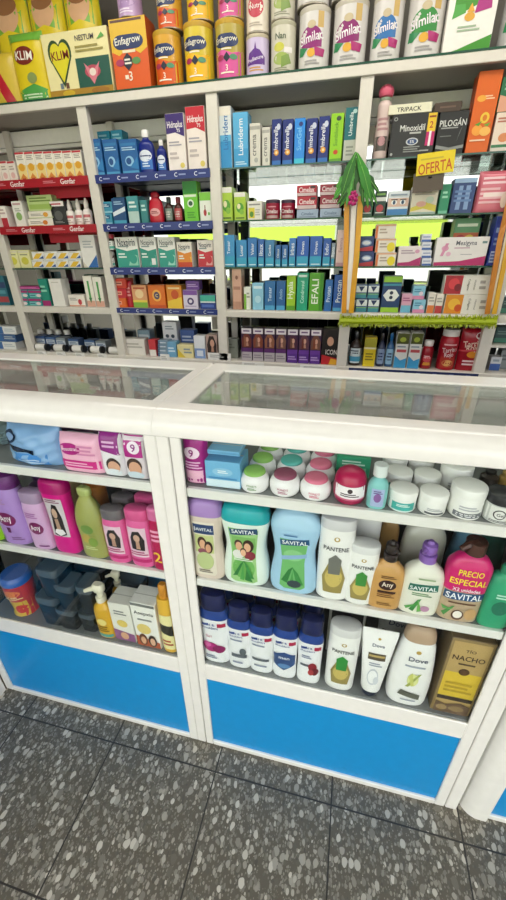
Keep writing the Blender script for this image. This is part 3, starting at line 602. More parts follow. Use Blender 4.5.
bottle('body_wash_bottle', 'white curvy bottle with translucent beige cap and green swirl beside the tan box', (387, 428), 625, ZC, [('body', 'f0efed', DB, True, 2.6), ('cap', 'b59a80', DC, True, 2.6)], Y=None, lab=(0, (-.66, .66, .08, .78), [('t', 'Dove', .55, .82, .66, '2f3a56'), ('e', .5, .95, .09, .03, 'b79a4c'), ('l', .15, .66, .85, .72, 1, 'a0a6b2'), ('e', .52, .44, .20, .12, 'd9dd9a'), ('p', [(.3, .30), (.42, .30), (.78, .58), (.66, .56)], '9aa552'), ('p', [(.34, .5), (.46, .58), (.6, .34), (.52, .32)], 'c6c86a'), ('p', [(.1, .12), (.9, .06), (.9, .16), (.2, .22)], '5b5c50'), ('l', .25, .0, .8, .05, 1, 'a0a6b2')]))
carton('shampoo_box', 'tan and yellow box with dark printed base at the right end of the bottom shelf', (429, 469), 641, ZC,
       [('r', .06, .08, .94, .97, 'b89b63'), ('r', .06, .24, .94, .58, 'd9b93a'), ('t', 'TÍO', .5, .87, .24, '3f2f22'), ('t', 'NACHO', .5, .775, .76, '3f2f22', 0, 1.2), ('e', .5, .60, .13, .045, '5a3f26'), ('l', .3, .68, .7, .72, 1, '5f4b35'), ('r', .06, .19, .94, .24, '3c3026'), ('l', .15, .30, .85, .46, 3, 'b89a2c'), ('p', [(.06, .0), (.94, .0), (.94, .13), (.7, .17), (.3, .12), (.06, .16)], '6b5440'), ('e', .25, .07, .14, .04, '9c8257'), ('e', .62, .08, .2, .04, '8a7350')], '8f784f', Y=.014, depth=.062, cat='box', side='6f5c3f')

# ================================================================== front counters: left-hand one
# --- shelf A
pouch('cotton_bag', 'crumpled light blue plastic bag with dark round label on the upper left shelf', (4, 61), 430, ZA, [('r', .2, .02, .8, .34, '4f8fd6'), ('p', [(.16, .42), (.62, .34), (.62, .46), (.16, .54)], '1f2c44'), ('e', .2, .76, .13, .16, '2a3c58'), ('e', .2, .76, .08, .1, '7f9cc4'), ('l', .3, .08, .75, .2, 2, 'bcd6f2')], '86aedb', .013, T=.034, wr=.004, round_=2.2, taper=.10, rough=.22)
pouch('cotton_bag', 'grey blue bag behind the crumpled blue bag at the left edge', (-22, 14), 430, ZA, [('l', .2, .5, .8, .7, 2, 'b9c6cc')], '71858c', .085, T=.03, wr=.01)
pouch('wipes_pack', 'pale pink wipes pack with magenta band on the upper left shelf', (62, 104), 437, ZA, [('e', .32, .66, .26, .16, 'b0187f'), ('t', 'nosotras', .32, .66, .4, 'f5dcea', 4), ('r', .06, .14, .96, .36, 'd21f84'), ('l', .15, .18, .8, .32, 2, 'f3b9d6'), ('l', .5, .5, .9, .8, 3, 'd98ab4')], 'f1b6cf', .01, T=.02, round_=6, taper=.04)
pouch('diaper_pack', 'white and purple pack with a baby picture next to the pink wipes', (103, 125), 433, ZA, [('p', [(0, .62), (1, .5), (1, .98), (0, .98)], '8e1d80'), ('l', .25, .66, .9, .84, 2, 'd9a8d2'), ('e', .60, .28, .30, .17, '3a2a26'), ('e', .62, .23, .26, .15, 'd8a58a'), ('e', .58, .11, .34, .09, 'dfe4ea')], 'e8e4e8', .012, T=.018, round_=6)
pouch('diaper_pack', 'magenta topped pack with a child portrait beside the centre post', (126, 149), 436, ZA, [('r', 0, .52, 1, .98, 'b01a82'), ('e', .55, .74, .26, .14, 'f2e4f0'), ('t', '9', .55, .74, .2, '8e1d80'), ('e', .5, .33, .32, .18, '46302a'), ('e', .52, .26, .27, .17, 'd6a184'), ('e', .5, .11, .36, .09, 'c9d6e2')], 'e9dde4', .012, T=.018, round_=6)
for i, (px, c, lb) in enumerate((((28, 60), '40474c', 'dark grey box behind the crumpled blue bag'), ((66, 104), '5a3d52', 'plum box behind the pale pink wipes pack'), ((108, 146), '3f4248', 'charcoal box behind the baby picture pack'))):
    carton('storage_box', lb, px, 0, ZA, [('l', .15, .5, .85, .8, 2, '8a8f92')], c, Y=.10, depth=.10, h=.085, cat='box')
# --- shelf B
AN = [('e', .5, .50, .38, .14, '7d1d5c'), ('t', 'Any', .5, .50, .5, 'f0e6ee', 10, 1.3), ('l', .15, .80, .7, .92, 3, 'b48ab4'), ('p', [(.44, .22), (.56, .22), (.58, .33), (.42, .33)], '6a2a62'), ('l', .5, .06, .95, .14, 2, '8a5a94')]
FLT = [(0, .88), (.012, .95), (.05, .98), (.5, .99), (.72, .96), (.80, .90), (.82, .86)]; FCAP = [(.82, .90), (.83, .93), (.96, .91), (.985, .86), (1, .66)]
bottle('lotion_bottle', 'lime green bottle cut off at the left edge of the middle shelf', (-16, 6), 501, ZB, [('body', '8cc41f', FLT), ('cap', '6d9c18', FCAP, False)], dr=.6, lab=(0, (-.8, .8, .1, .7), [('l', .2, .3, .9, .7, 3, 'd7ef9a')]))
bottle('shampoo_bottle', 'tall lavender bottle with dark purple cap on the left middle shelf', (4, 33), 471, ZB, [('body', 'b08ad0', FLT), ('cap', '6a2c74', FCAP, False)], dr=.6, lab=(0, (-.8, .8, .04, .76), AN))
bottle('shampoo_bottle', 'lilac bottle with grey cap in front of the tall lavender bottle', (33, 55), 489, ZB, [('body', 'd3a9d4', FLT), ('cap', 'a68fae', FCAP, False)], dr=.6, lab=(0, (-.8, .8, .04, .76), [('e', .55, .50, .38, .15, '7d1d5c'), ('t', 'Any', .55, .50, .54, 'f0e6ee', 10, 1.3), ('l', .15, .74, .8, .88, 3, 'b070b0'), ('r', .45, .03, .95, .07, '7d3a7a')]))
PORT = [('r', 0, 0, 1, 1, 'cfc6cb'), ('p', [(.16, .04), (.5, .0), (.86, .06), (.80, .55), (.66, .84), (.42, .86), (.24, .62)], '241c1e'), ('e', .46, .62, .15, .13, 'caa791'), ('p', [(.36, .46), (.56, .48), (.62, .16), (.38, .12)], 'b9967f'), ('p', [(.2, .1), (.5, .02), (.82, .1), (.7, .2), (.3, .2)], 'e9e4e6'), ('l', .1, .89, .9, .99, 2, '8a4a6a')]
bottle('shampoo_bottle', 'large magenta bottle with a woman portrait label on the left middle shelf', (56, 81), 477, ZB, [('body', 'd41684', [(0, .86), (.015, .95), (.06, 1.0), (.25, .97), (.5, .90), (.72, .93), (.84, .97)], True, 2.8), ('cap', 'a80f66', [(.84, 1.0), (.86, 1.02), (.94, .99), (.98, .9), (1, .7)], True, 2.8)], dr=.6, lab=(0, (-.66, .66, .26, .78), PORT))
bottle('gel_bottle', 'translucent olive green bottle beside the large magenta bottle', (83, 110), 486, ZB, [('body', '9c9f55', [(0, .84), (.015, .94), (.06, .98), (.3, .93), (.5, 1.0), (.66, .9), (.80, .62), (.86, .42), (.90, .40)], True, 2.4), ('cap', 'a9b46c', [(.90, .44), (.91, .46), (.98, .44), (1, .3)])], dr=.6, lab=(0, (-.72, .72, .12, .6), [('e', .5, .7, .3, .14, '6f8f3a'), ('e', .35, .4, .24, .14, 'b9a04a'), ('e', .65, .3, .22, .14, '7f9a3c'), ('l', .2, .05, .8, .16, 2, 'c9cf96')]))
PK = lambda: [('r', .08, .2, .92, .96, 'e3c2d2'), ('p', [(.2, .40), (.8, .38), (.84, .66), (.64, .88), (.34, .86), (.2, .7)], '231a1c'), ('e', .5, .70, .15, .09, 'c9a08a'), ('p', [(.42, .42), (.62, .42), (.6, .62), (.44, .62)], 'b98f7a'), ('l', .1, .24, .9, .36, 2, 'b0386e'), ('r', 0, .06, 1, .14, 'c22670')]
for i, (px, yt, lb) in enumerate((((109, 132), 506, 'pink shampoo bottle with grey cap, left one of the front pair'), ((132, 156), 506, 'pink shampoo bottle with pink cap, right one of the front pair'))):
    o = bottle('shampoo_bottle', lb, px, yt, ZB, [('body', 'df5f9c', FLT), ('cap', ('6a6468', 'd8568f')[i], FCAP, False)], dr=.62, lab=(0, (-.85, .85, .06, .74), PK()))
    for q in (1, 2): dup(o, 'pink shampoo bottle %s the front %s one of the pair' % (('just behind', 'two rows behind')[q - 1], ('left', 'right')[i]), dx=-.002 * q, dy=.05 * q)
bottle('shampoo_bottle', 'magenta bottle with yellow number two at the right end of the left middle shelf', (154, 170), 506, ZB, [('body', 'b3164f', FLT), ('cap', 'd26a9c', FCAP, False)], dr=.7, lab=(0, (-.8, .8, .05, .76), [('t', '2', .4, .25, .6, 'f0c83a'), ('l', .1, .6, .9, .9, 3, 'e8a0bc')]))
bottle('oil_bottle', 'orange brown bottle behind the olive green one', (92, 112), 0, ZB, [('body', 'b8742f', FLT), ('cap', 'a5622a', FCAP, False)], Y=.115, dr=.7, h=.175)
bottle('pump_bottle', 'purple pump bottle behind the lilac bottle', (36, 64), 0, ZB, [('body', '7c5590', PUMPB, True, 3)], Y=.115, dr=.55, h=.19, extra=pump('5d3d72', 1))
bottle('shampoo_bottle', 'yellow white bottle behind the large magenta bottle', (66, 88), 0, ZB, [('body', 'c9b88a', FLT), ('cap', 'd6cda8', FCAP, False)], Y=.13, dr=.7, h=.18)
# --- bottom deck
def tubbox(label, px, ytop, zb, col='1f262c', Y=.006, depth=.075, h=None):
    """dark plastic container: tapered tub and an overhanging rounded lid"""
    zb += .0006
    x0, x1 = xat(px[0], zb, Y), xat(px[1], zb, Y); X = (x0 + x1) / 2; w = x1 - x0; h = h or zat(X, ytop, Y) - zb
    t = thing('food_container', label, 'container', (X, Y + depth / 2, zb), 0, 'dark plastic containers on the bottom left shelf')
    mb = MB(); a, b_ = w / 2, depth / 2
    mb.loft([ring(v * h, a * q, b_ * q, 5) for v, q in ((0, .82), (.03, .88), (.7, .95), (.74, .95))], mat(col, .25)); mb.build('tub', t)
    mb = MB(); mb.loft([ring(v * h, a * q, b_ * q, 5) for v, q in ((.74, .98), (.75, 1.0), (.9, 1.0), (.95, .96), (.96, .86), (.94, .84), (.94, .4))], mat('4d575e', .12)); mb.build('lid', t, label='grey lid')
    return zb + h
z = tubbox('dark grey container under another, directly right of the round tub', (42, 63), 598, ZC); tubbox('dark grey container on top of the stack beside the round tub', (42, 63), 570, z)
z = tubbox('dark grey container under another, in the middle of the dark containers', (59, 78), 611, ZC, Y=.006, depth=.06); tubbox('dark grey container on top of the middle stack of dark containers', (59, 78), 586, z, Y=.006, depth=.06)
z = tubbox('dark grey container under another, just left of the yellow spray bottle', (81, 97), 615, ZC, Y=.012, depth=.06); tubbox('dark grey container on top, just left of the yellow spray bottle', (81, 96), 587, z, Y=.012, depth=.06)
z = tubbox('dark container under another at the left edge of the bottom shelf', (-24, -8), 590, ZC); tubbox('dark container on top of the stack at the left edge of the bottom shelf', (-24, -8), 560, z)
for i, (px, lb) in enumerate((((38, 70), 'behind the round tub'), ((74, 104), 'behind the middle stack'))):
    z = tubbox('dark container low in the back row ' + lb, px, 0, ZC, Y=.10, depth=.09, h=.05); tubbox('dark container halfway up the back row ' + lb, px, 0, z, Y=.10, depth=.09, h=.05); tubbox('dark container topmost in the back row ' + lb, px, 0, z + .0506, Y=.10, depth=.09, h=.05)
bottle('round_tub', 'round tub in red and yellow print with blue lid, bottom left shelf', (14, 37), 571, ZC, [('tub', 'c8342c', [(0, .82), (.02, .88), (.2, .84), (.46, .9), (.5, .98), (.8, .98), (.82, .96)], False), ('lid', '2a62b8', [(.82, 1.0), (.83, 1.03), (.93, 1.03), (.96, .98), (1, .86)], False)], dr=1, n=2, cat='tub',
       lab=(0, (-.95, .95, .02, .82), [('r', 0, 0, 1, .50, 'd8b53a'), ('e', .25, .28, .16, .16, '3a3a44'), ('e', .7, .25, .2, .14, 'c8342c'), ('r', 0, .56, 1, .98, 'b52a34'), ('e', .6, .8, .28, .1, 'e0813a'), ('l', .1, .6, .9, .72, 2, 'efd9a0')]))
def trig(col):
    def f(root, w, h):
        mb = MB(); m = mat(col, .25); mb.cyl(0, 0, h * .68, h * .77, w * .24, m); mb.cyl(0, 0, h * .77, h * .86, w * .15, m)
        mb.loft([ring(h * v, w * a, w * b_, 3, 16) for v, a, b_ in ((.86, .22, .17), (.88, .28, .2), (.97, .30, .2), (1, .22, .14))], m)
        mb.tube([(0, 0, h * .93), (-w * .34, -w * .2, h * .93), (-w * .55, -w * .32, h * .915)], [w * .13, w * .11, w * .08], m)
        mb.build('spray_head', root, label='pale spray head')
    return f
SPB = [(0, .84), (.015, .93), (.05, .97), (.5, .97), (.58, .85), (.64, .55), (.69, .4)]
bottle('spray_bottle', 'yellow spray bottle with pale head in front, bottom left shelf', (99, 117), 583, ZC, [('body', 'dba92b', SPB)], dr=.75, lab=(0, (-.8, .8, .0, .5), [('r', 0, 0, 1, .2, '5aa6a4'), ('e', .5, .7, .3, .14, 'f1dc86'), ('l', .15, .3, .85, .55, 3, '8a6a1c')]), extra=trig('e9e3cc'))
bottle('spray_bottle', 'second yellow spray bottle behind the front one', (116, 129), 0, ZC, [('body', 'd8a128', SPB)], Y=.1, dr=.75, h=.165, extra=trig('e2dcc4'))
SO = lambda: [('r', 0, .94, 1, 1, '6d6f6c'), ('t', 'Asepxia', .5, .78, .82, '2d302f'), ('l', .2, .60, .8, .68, 1, '8f918e'), ('e', .4, .42, .3, .12, 'e7cf7a'), ('p', [(0, 0), (1, 0), (1, .14), (0, .24)], 'b45a3a'), ('e', .3, .16, .18, .14, '6b4130'), ('e', .3, .14, .11, .09, 'd9a684'), ('e', .7, .16, .18, .14, '40302a'), ('e', .7, .14, .11, .09, 'dcae8f')]
carton('soap_carton', 'white soap carton with dark top band, left of the two', (116, 137), 604, ZC, [('l', .2, .7, .8, .84, 2, '7f817e'), ('e', .5, .48, .26, .1, 'e3c765'), ('p', [(0, 0), (1, 0), (1, .22), (0, .3)], '8f5a86'), ('e', .5, .14, .2, .1, 'd9a684')], 'e9e6dc', Y=.014, depth=.06)
carton('soap_carton', 'white soap carton with faces along its base, right of the two', (138, 162), 604, ZC, SO(), 'f1efe8', Y=.012, depth=.06)
bottle('oil_bottle', 'yellow bottle with orange cap at the right end of the bottom left shelf', (163, 178), 583, ZC, [('body', 'e3b23a', FLT), ('cap', 'cf8a2a', [(.82, .5), (.83, .56), (.98, .54), (1, .4)], False)], dr=.8, lab=(0, (-.8, .8, .06, .6), [('r', 0, 0, 1, 1, 'f1e7a8'), ('p', [(0, .5), (1, .4), (1, .7), (0, .75)], '2b2a22'), ('l', .1, .1, .9, .3, 2, 'b04a2a')]))
carton('storage_box', 'blue box behind the right soap carton', (140, 176), 0, ZC, [('r', .1, .1, .9, .9, '1479b4')], '1f86bd', Y=.16, depth=.08, h=.17, cat='box')
tubbox('dark container behind the left soap carton', (118, 146), 0, ZC, Y=.10, depth=.055, h=.125)

# ================================================================== wall shelving: top shelf
TOP = ZT
def tin(name, label, px, ytop, zb, base, ops, Y=1.475, lidc='d8d3c8', rimc='b9b2a6', group=None, h=None):
    return bottle(name, label, px, ytop, zb, [('can', base, [(.035, .985), (.04, .985), (.90, .985), (.905, .985)], False), ('bottom_rim', mat(rimc, .3, .8), [(0, .95), (.006, .99), (.028, .995), (.035, .97)], False), ('lid', lidc, [(.905, .99), (.91, 1.0), (.985, 1.0), (.995, .97), (1, .9)], False)],
                  Y=Y, dr=1, n=2, cat='can', lab=(0, (-.94, .94, .04, .90), ops), rough=.24, h=h, group=group)
def htop(px, ytop, zb, Y): 
    X = (xat(px[0], zb, Y) + xat(px[1], zb, Y)) / 2
    return zat(X, ytop, Y)
KLIM = [('p', [(0, 0), (1, 0), (1, .16), (.6, .26), (0, .16)], '4fa24a'), ('l', .2, .05, .9, .13, 2, 'd3e8c6'), ('e', .45, .66, .30, .13, '7a2a1e'), ('t', 'KLIM', .45, .66, .5, 'f4efe4', -4), ('e', .58, .34, .14, .08, '8a9a5a'), ('p', [(0, .86), (1, .86), (1, 1), (0, 1)], '6fae3c')]
pouch('milk_powder_pouch', 'yellow milk powder pouch with curved red stripe at the left end of the top shelf', (-20, 19), 52, TOP, [('p', [(.45, .95), (.7, .6), (.95, .0), (.72, .0), (.55, .45), (.3, .8)], 'b8142c'), ('e', .35, .3, .28, .2, 'e2a84a'), ('e', .3, .7, .2, .14, '5a4a42'), ('p', [(0, 0), (.7, 0), (.5, .1), (0, .14)], 'd9b93a')], 'd3b83c', 1.42, T=.03)
pouch('milk_powder_pouch', 'yellow pouch with green base and brown logo beside the red striped pouch', (19, 51), 30, TOP, KLIM, 'e0c81e', 1.425, T=.03)
for i, (px, lb) in enumerate((((10, 43), 'left'), ((44, 76), 'middle'), ((77, 109), 'right'))):
    pouch('milk_powder_pouch', lb + ' one of the three tall yellow pouches behind the heart box on top', px, 0, TOP, [('r', 0, .58, 1, .97, '7db83e'), ('e', .5, .82, .32, .15, 'e3b48c'), ('e', .5, .9, .3, .08, '9a6a44'), ('p', [(0, .52), (1, .52), (1, .64), (.5, .70), (0, .64)], 'ead22a'), ('t', 'KLIM', .5, .35, .7, '8a2a1e')], 'dcc61c', 1.53, T=.035, h=.41)
carton('cereal_box', 'wide cream box with green heart, lying lengthwise on the top shelf', (52, 115), 30, TOP,
       [('e', .17, .70, .10, .20, '2b4a2a'), ('e', .33, .70, .10, .20, '2b4a2a'), ('p', [(.075, .64), (.43, .64), (.25, .16)], '2b4a2a'), ('e', .185, .68, .085, .17, 'dcd02a'), ('e', .315, .68, .085, .17, 'dcd02a'), ('p', [(.10, .62), (.40, .62), (.25, .24)], 'dcd02a'), ('t', 'KLIM', .25, .66, .27, '7a2a1e', 2),
        ('r', .18, .14, .23, .23, '6a7a8a'), ('r', .27, .14, .32, .23, '6a4a3a'), ('t', 'NESTUM', .66, .88, .28, '4d4a52'), ('l', .5, .66, .92, .78, 2, '9c9150'), ('p', [(.84, .82), (.92, .92), (.96, .86)], '5aa24a'),
        ('r', .48, .12, .99, .58, '1f5548'), ('e', .72, .36, .12, .10, 'b5485c'), ('p', [(.6, .5), (.72, .36), (.84, .5), (.78, .28), (.72, .16), (.66, .28)], 'd27a88'), ('e', .72, .35, .05, .06, 'e6d8cc'),
        ('r', 0, 0, 1, .12, 'a8802a'), ('e', .3, .06, .1, .05, 'c9a62e'), ('e', .8, .06, .14, .05, '9a6a24')], 'e9dfa6', Y=1.422, depth=.07, cat='box')
carton('infant_formula_box', 'yellow and orange formula box with navy oval badge on the top shelf', (117, 152), 17, TOP,
       [('p', [(0, 0), (1, 0), (1, .58), (.8, .5), (.5, .62), (.2, .5), (0, .56)], 'd8591c'), ('r', .04, .95, .9, .985, '5c3a2a'), ('e', .26, .68, .2, .10, '1c2f5e'), ('e', .68, .68, .22, .10, '1c2f5e'), ('r', .26, .58, .68, .78, '1c2f5e'), ('t', 'Enfagrow', .47, .69, .72, 'e8e6da', 3), ('r', .3, .53, .66, .57, 'e9dcb8'),
        ('p', [(.30, .36), (.42, .28), (.54, .36), (.54, .46), (.42, .53), (.30, .46)], '1f2436'), ('e', .2, .40, .12, .05, 'a8325a'), ('e', .66, .41, .12, .05, '5a8a4a'), ('l', .33, .36, .52, .46, 2, 'e6e2d6'), ('t', '3', .46, .2, .1, 'f0e2cc'), ('r', .3, .16, .4, .22, 'f0e2cc')], 'e0b52a', Y=1.42, depth=.09, side='b5521c', cat='box')
tin('infant_formula_can', 'lilac can standing on top of the yellow and orange formula box', (121, 143), -8, htop((117, 152), 17, TOP, 1.42), 'c3a3cf', [('e', .5, .5, .4, .2, 'a37fb5'), ('l', .2, .1, .8, .3, 2, 'e6d8ec')], Y=1.466)
def enfa(low, mid='1c2f5e', bow=True):
    return [('p', [(-.06, -.02), (1.06, -.02), (1.06, .52), (.7, .46), (.3, .54), (-.06, .46)], low), ('e', .3, .70, .24, .13, mid), ('e', .66, .70, .24, .13, mid), ('r', .3, .575, .66, .825, mid), ('t', 'Enfagrow', .48, .71, .78, 'e6e2d2', 3), ('r', .3, .53, .68, .56, 'f0e6cc'),
            ('p', [(.36, .38), (.5, .29), (.64, .38), (.5, .48)], '1f2436'), ('e', .26, .385, .13, .055, 'a8325a'), ('e', .74, .385, .13, .055, '4f8f6a'), ('t', '3', .5, .18, .09, 'f4ead8'), ('l', .25, .06, .75, .12, 1, 'f4ead8')]
for px, yt, low, base, nm in (((159, 184), 35, 'd8591c', 'd9a437', 'orange'), ((188, 215), 27, 'efb91a', 'd9c13c', 'yellow'), ((218, 245), 24, 'd9569c', 'b5a34a', 'pink')):
    tin('infant_formula_can', 'lower %s formula can with navy badge' % nm, px, yt, TOP, base, enfa(low), lidc='c9a13a')
    z = htop(px, yt, TOP, 1.475) + .001; w = 1.0
    tin('infant_formula_can', 'upper %s formula can stacked on its twin' % nm, (px[0] + 1, px[1] - 1), -9 - (35 - yt) * 1.0, z, base, enfa(low), lidc='c9a13a')
tin('infant_formula_can', 'small lilac can with purple badge under the red apple can', (247, 269), 38, TOP, 'cdbfe0', [('p', [(.1, .3), (.9, .3), (.9, .5), (.7, .68), (.55, .72), (.5, .9), (.45, .72), (.2, .62)], '5e2a8a'), ('t', 'Pediasure', .5, .46, .7, 'e8def2', 12), ('l', .2, .12, .85, .26, 2, 'c9963c')], lidc='cabfa6')
tin('infant_formula_can', 'cream can with red apple emblem stacked on the small lilac can', (247, 269), 0, htop((247, 269), 38, TOP, 1.475) + .001, 'e6dccd', [('e', .5, .5, .36, .24, 'c0344a'), ('e', .5, .82, .14, .1, 'c0344a'), ('t', 'Nutri', .5, .5, .5, 'efe2dc', 6), ('r', .62, .74, .8, .98, 'c0344a'), ('l', .2, .08, .8, .18, 2, 'b5a99a')], lidc='d8cdbb', h=.155)
for k in (0, 1):
    z = TOP if k == 0 else htop((271, 295), 25, TOP, 1.475) + .001
    tin('infant_formula_can', ('lower' if k == 0 else 'upper') + ' silver green can of the pair right of the apple can', (271, 295), 25, z, 'd0ccba', [('e', .5, .3, .34, .14, '9db05a'), ('e', .4, .55, .22, .1, 'c9c64a'), ('p', [(.5, .1), (.9, .2), (.8, .4), (.5, .34)], '7f9a4a'), ('t', 'Nan', .46, .78, .44, '4f5f4a'), ('l', .2, .03, .85, .12, 2, '8f9078'), ('r', .62, .42, .92, .54, 'e9e4e0')], lidc='bdbaa2', h=None if k == 0 else .150)
def simi(c1, c2='2f8a56'):
    return [('e', .45, .56, .36, .20, c1), ('p', [(.1, .5), (.8, .5), (.8, .38), (.12, .36)], c1), ('t', 'Similac', .45, .56, .78, 'efe8ee', 10, 1.15), ('e', .45, .78, .14, .07, 'c6b694'), ('r', .66, .72, .84, 1.0, 'c9a65a'), ('p', [(.06, .42), (.34, .36), (.16, .24), (.04, .26)], c2), ('e', .46, .28, .14, .08, 'e0aa3c'), ('p', [(.56, .38), (.9, .34), (.86, .20), (.6, .22)], 'b02a72'), ('l', .25, .06, .75, .16, 2, 'a8a4a4')]
for px, yt, c1, nm in (((298, 328), 12, '8e1f72', 'purple badge, left of the two'), ((331, 364), 5, '8a1a6a', 'purple badge, right of the two'), ((368, 398), -1, '2a6fb0', 'blue badge'), ((402, 438), -8, '2f8a3a', 'green badge')):
    tin('infant_formula_can', 'large white formula can with ' + nm, px, yt, TOP, 'd9d5d2', simi(c1), Y=1.48, lidc='cfc8ba')
for px, yt in (((297, 329), 12), ((331, 365), 5)):
    tin('infant_formula_can', 'white can stacked on the %s purple badge can' % ('left' if yt == 12 else 'right'), px, -40, htop(px, yt, TOP, 1.48) + .001, 'd9d5d2', simi('8e1f72'), Y=1.48, lidc='cfc8ba', h=.16)
carton('infant_formula_box', 'large white box with green leaf badge between the cans on the top shelf', (441, 489), -40, TOP,
       [('p', [(.12, .42), (.95, .62), (.95, .95), (.7, 1.0), (.3, .96), (.14, .8)], '3f8f2a'), ('t', 'Similac 2', .55, .74, .84, 'eef3ea', 8), ('p', [(.10, .40), (.38, .46), (.34, .56), (.14, .56)], '4fa246'), ('p', [(.56, .44), (.9, .48), (.88, .60), (.6, .58)], 'a8287c'), ('e', .47, .41, .11, .05, 'dda53c'), ('p', [(.4, .46), (.56, .46), (.48, .56)], 'dda53c'), ('l', .25, .24, .72, .32, 2, '9fb59a'), ('p', [(.0, .0), (1, 0), (1, .18), (.7, .12), (.3, .04)], '3f8f2a')], 'ece9e3', Y=1.42, depth=.09, cat='box')
tin('infant_formula_can', 'silver can with navy badge at the right end of the top shelf', (494, 528), -22, TOP, 'bfbdbd', simi('2a4a80'), Y=1.48)

# ================================================================== left bay with red strips
YF = 1.42
def P7(): return [('r', 0, .93, 1, 1, 'c22f3c'), ('l', .15, .72, .9, .90, 3, 'a39c92'), ('r', 0, .05, 1, .55, 'ecd58c'), ('e', .5, .47, .36, .14, 'e0a52e'), ('p', [(.1, .06), (.9, .06), (.5, .26)], 'd88a3a'), ('r', .3, .02, .7, .08, 'b54a3a')]
for i in range(7):
    carton('medicine_carton', '%s of the seven white and yellow cartons above the top red strip' % nth(i, 7), (20.5 + 9.25 * i, 29.6 + 9.25 * i), 152 - .3 * i, Z1, P7(), 'f1ece0', depth=.12)
for i in range(3):
    carton('medicine_carton', '%s of three low white and pink cartons left of the white and yellow row' % ('leftmost', 'middle', 'rightmost')[i], (-4 + 7.6 * i, 3.4 + 7.6 * i), 161, Z1, [('r', 0, .9, 1, 1, 'b83a44'), ('l', .15, .55, .85, .8, 2, 'b8a79c'), ('e', .5, .3, .3, .16, 'e2b9b2')], 'eee4da', depth=.1)
for i, px in enumerate(((-6, 2), (2.5, 10))):
    carton('medicine_carton', 'white carton with red lower half at the left edge above the second red strip, %s' % ('outer', 'inner')[i], px, 206, Z2, [('r', 0, 0, 1, .45, 'b3283a'), ('l', .1, .6, .9, .9, 2, 'c0a8a4')], 'ede6de')
carton('medicine_carton', 'white carton with green leaf next to the lime topped stack', (17, 27), 201, Z2, [('e', .5, .42, .3, .16, '8fb56a'), ('r', .1, .86, .9, .93, 'c9a0a0'), ('l', .2, .6, .8, .75, 2, 'b5b5a8')], 'eeece4')
z = Z2
for k, (yt, ops, c, d) in enumerate(((218.5, [('r', 0, .0, .6, .16, 'c9a83c'), ('e', .7, .5, .1, .3, 'd9822e'), ('l', .1, .35, .6, .75, 2, 'a8a49a')], 'efece0', 'lower white'), (211, [('e', .7, .5, .1, .35, 'e0a23a'), ('l', .1, .3, .6, .7, 2, 'a8a49a'), ('r', 0, 0, 1, .12, 'c6cfa0')], 'ece8d8', 'upper white'), (195, [('r', .05, .1, .95, .42, '9dbb5c'), ('l', .1, .55, .95, .9, 2, '6f8a3c')], 'bcd08a', 'lime green'))):
    o, z = carton('medicine_carton', '%s carton of the stack with a lime top above the second red strip' % d, (29, 54), yt, z, ops, c)
carton('medicine_carton', 'black carton with white and red label beside the lime topped stack', (54, 68), 201, Z2, [('r', 0, .80, 1, 1, 'e8e2dc'), ('r', .1, .86, .8, .92, 'b54450'), ('e', .5, .42, .3, .2, '5a5c5a'), ('l', .15, .1, .85, .2, 2, '8a8c88')], '2c2e2e')
for i, px in enumerate(((69.5, 76.5), (78, 85), (86, 93.5))):
    bottle('medicine_bottle', '%s of three white dropper bottles above the second red strip' % nth(i, 3), px, 200 - i, Z2, [('body', 'ece6e0', [(0, .9), (.03, .98), (.5, 1), (.58, .8), (.62, .42)]), ('cap', 'e4ddd6', [(.62, .5), (.63, .54), (.82, .5), (.9, .34), (1, .22)], False)], Y=1.445, dr=1, n=2, lab=(0, (-.9, .9, .06, .48), [('r', 0, .55, 1, .8, 'c46a70'), ('l', .1, .1, .9, .45, 2, 'b8a8a4')]))
for i in range(2):
    carton('medicine_carton', '%s pale yellow carton on the glass shelf below the red strips' % ('left', 'right')[i], (10 + 11.5 * i, 21 + 11.5 * i), 250, Z3, [('e', .5, .4, .34, .22, 'cfc94a'), ('r', 0, .86, 1, .95, 'ddd8c0'), ('l', .15, .68, .85, .82, 1, '9a9a80')], 'e6e2a8')
for r in range(2):
    for i in range(4):
        carton('medicine_carton', '%s %s white carton with yellow and blue diagonals below the red strips' % (('lower', 'upper')[r], nth(i, 4)), (33 + 12.3 * i, 45 + 12.3 * i), 0, Z3 + r * .0404, [('p', [(0, .1), (.5, .1), (.9, .8), (.4, .8)], 'e8bd3a'), ('p', [(.5, .1), (.95, .1), (.95, .5)], '2f5aa0'), ('l', .05, .84, .6, .95, 1, 'a0a4a8')], 'ecebe6', h=.0394, depth=.1)
carton('medicine_carton', 'tall white carton with blue corner by the post below the red strips', (84, 99), 235, Z3, [('p', [(1, 0), (1, .4), (.3, 0)], '2f6ab0'), ('l', .2, .6, .85, .85, 3, 'b5b9bc'), ('p', [(0, 0), (.3, 0), (0, .2)], 'd8cfc0')], 'e9e7e2')
carton('medicine_carton', 'teal carton with red print left of the first post', (-4, 11), 276, Z4, [('r', 0, .6, 1, .8, '2b3f6a'), ('r', 0, .1, 1, .3, 'a8444a'), ('r', .1, .4, .9, .52, '5a9aa6')], '2f6f80')
for r in range(2):
    for i in range(2):
        carton('medicine_carton', '%s %s teal and magenta carton on the middle rail' % (('lower', 'upper')[r], ('left', 'right')[i]), (16 + 13.5 * i, 29.2 + 13.5 * i), 0, Z4 + r * .0434, [('r', 0, .62, 1, .92, 'a3286e'), ('r', .06, .08, .7, .5, '7fcac6'), ('e', .76, .28, .18, .22, 'e6d6da'), ('r', .1, .22, .5, .36, '2a6f88')], '2f9a98', h=.0424, depth=.1)
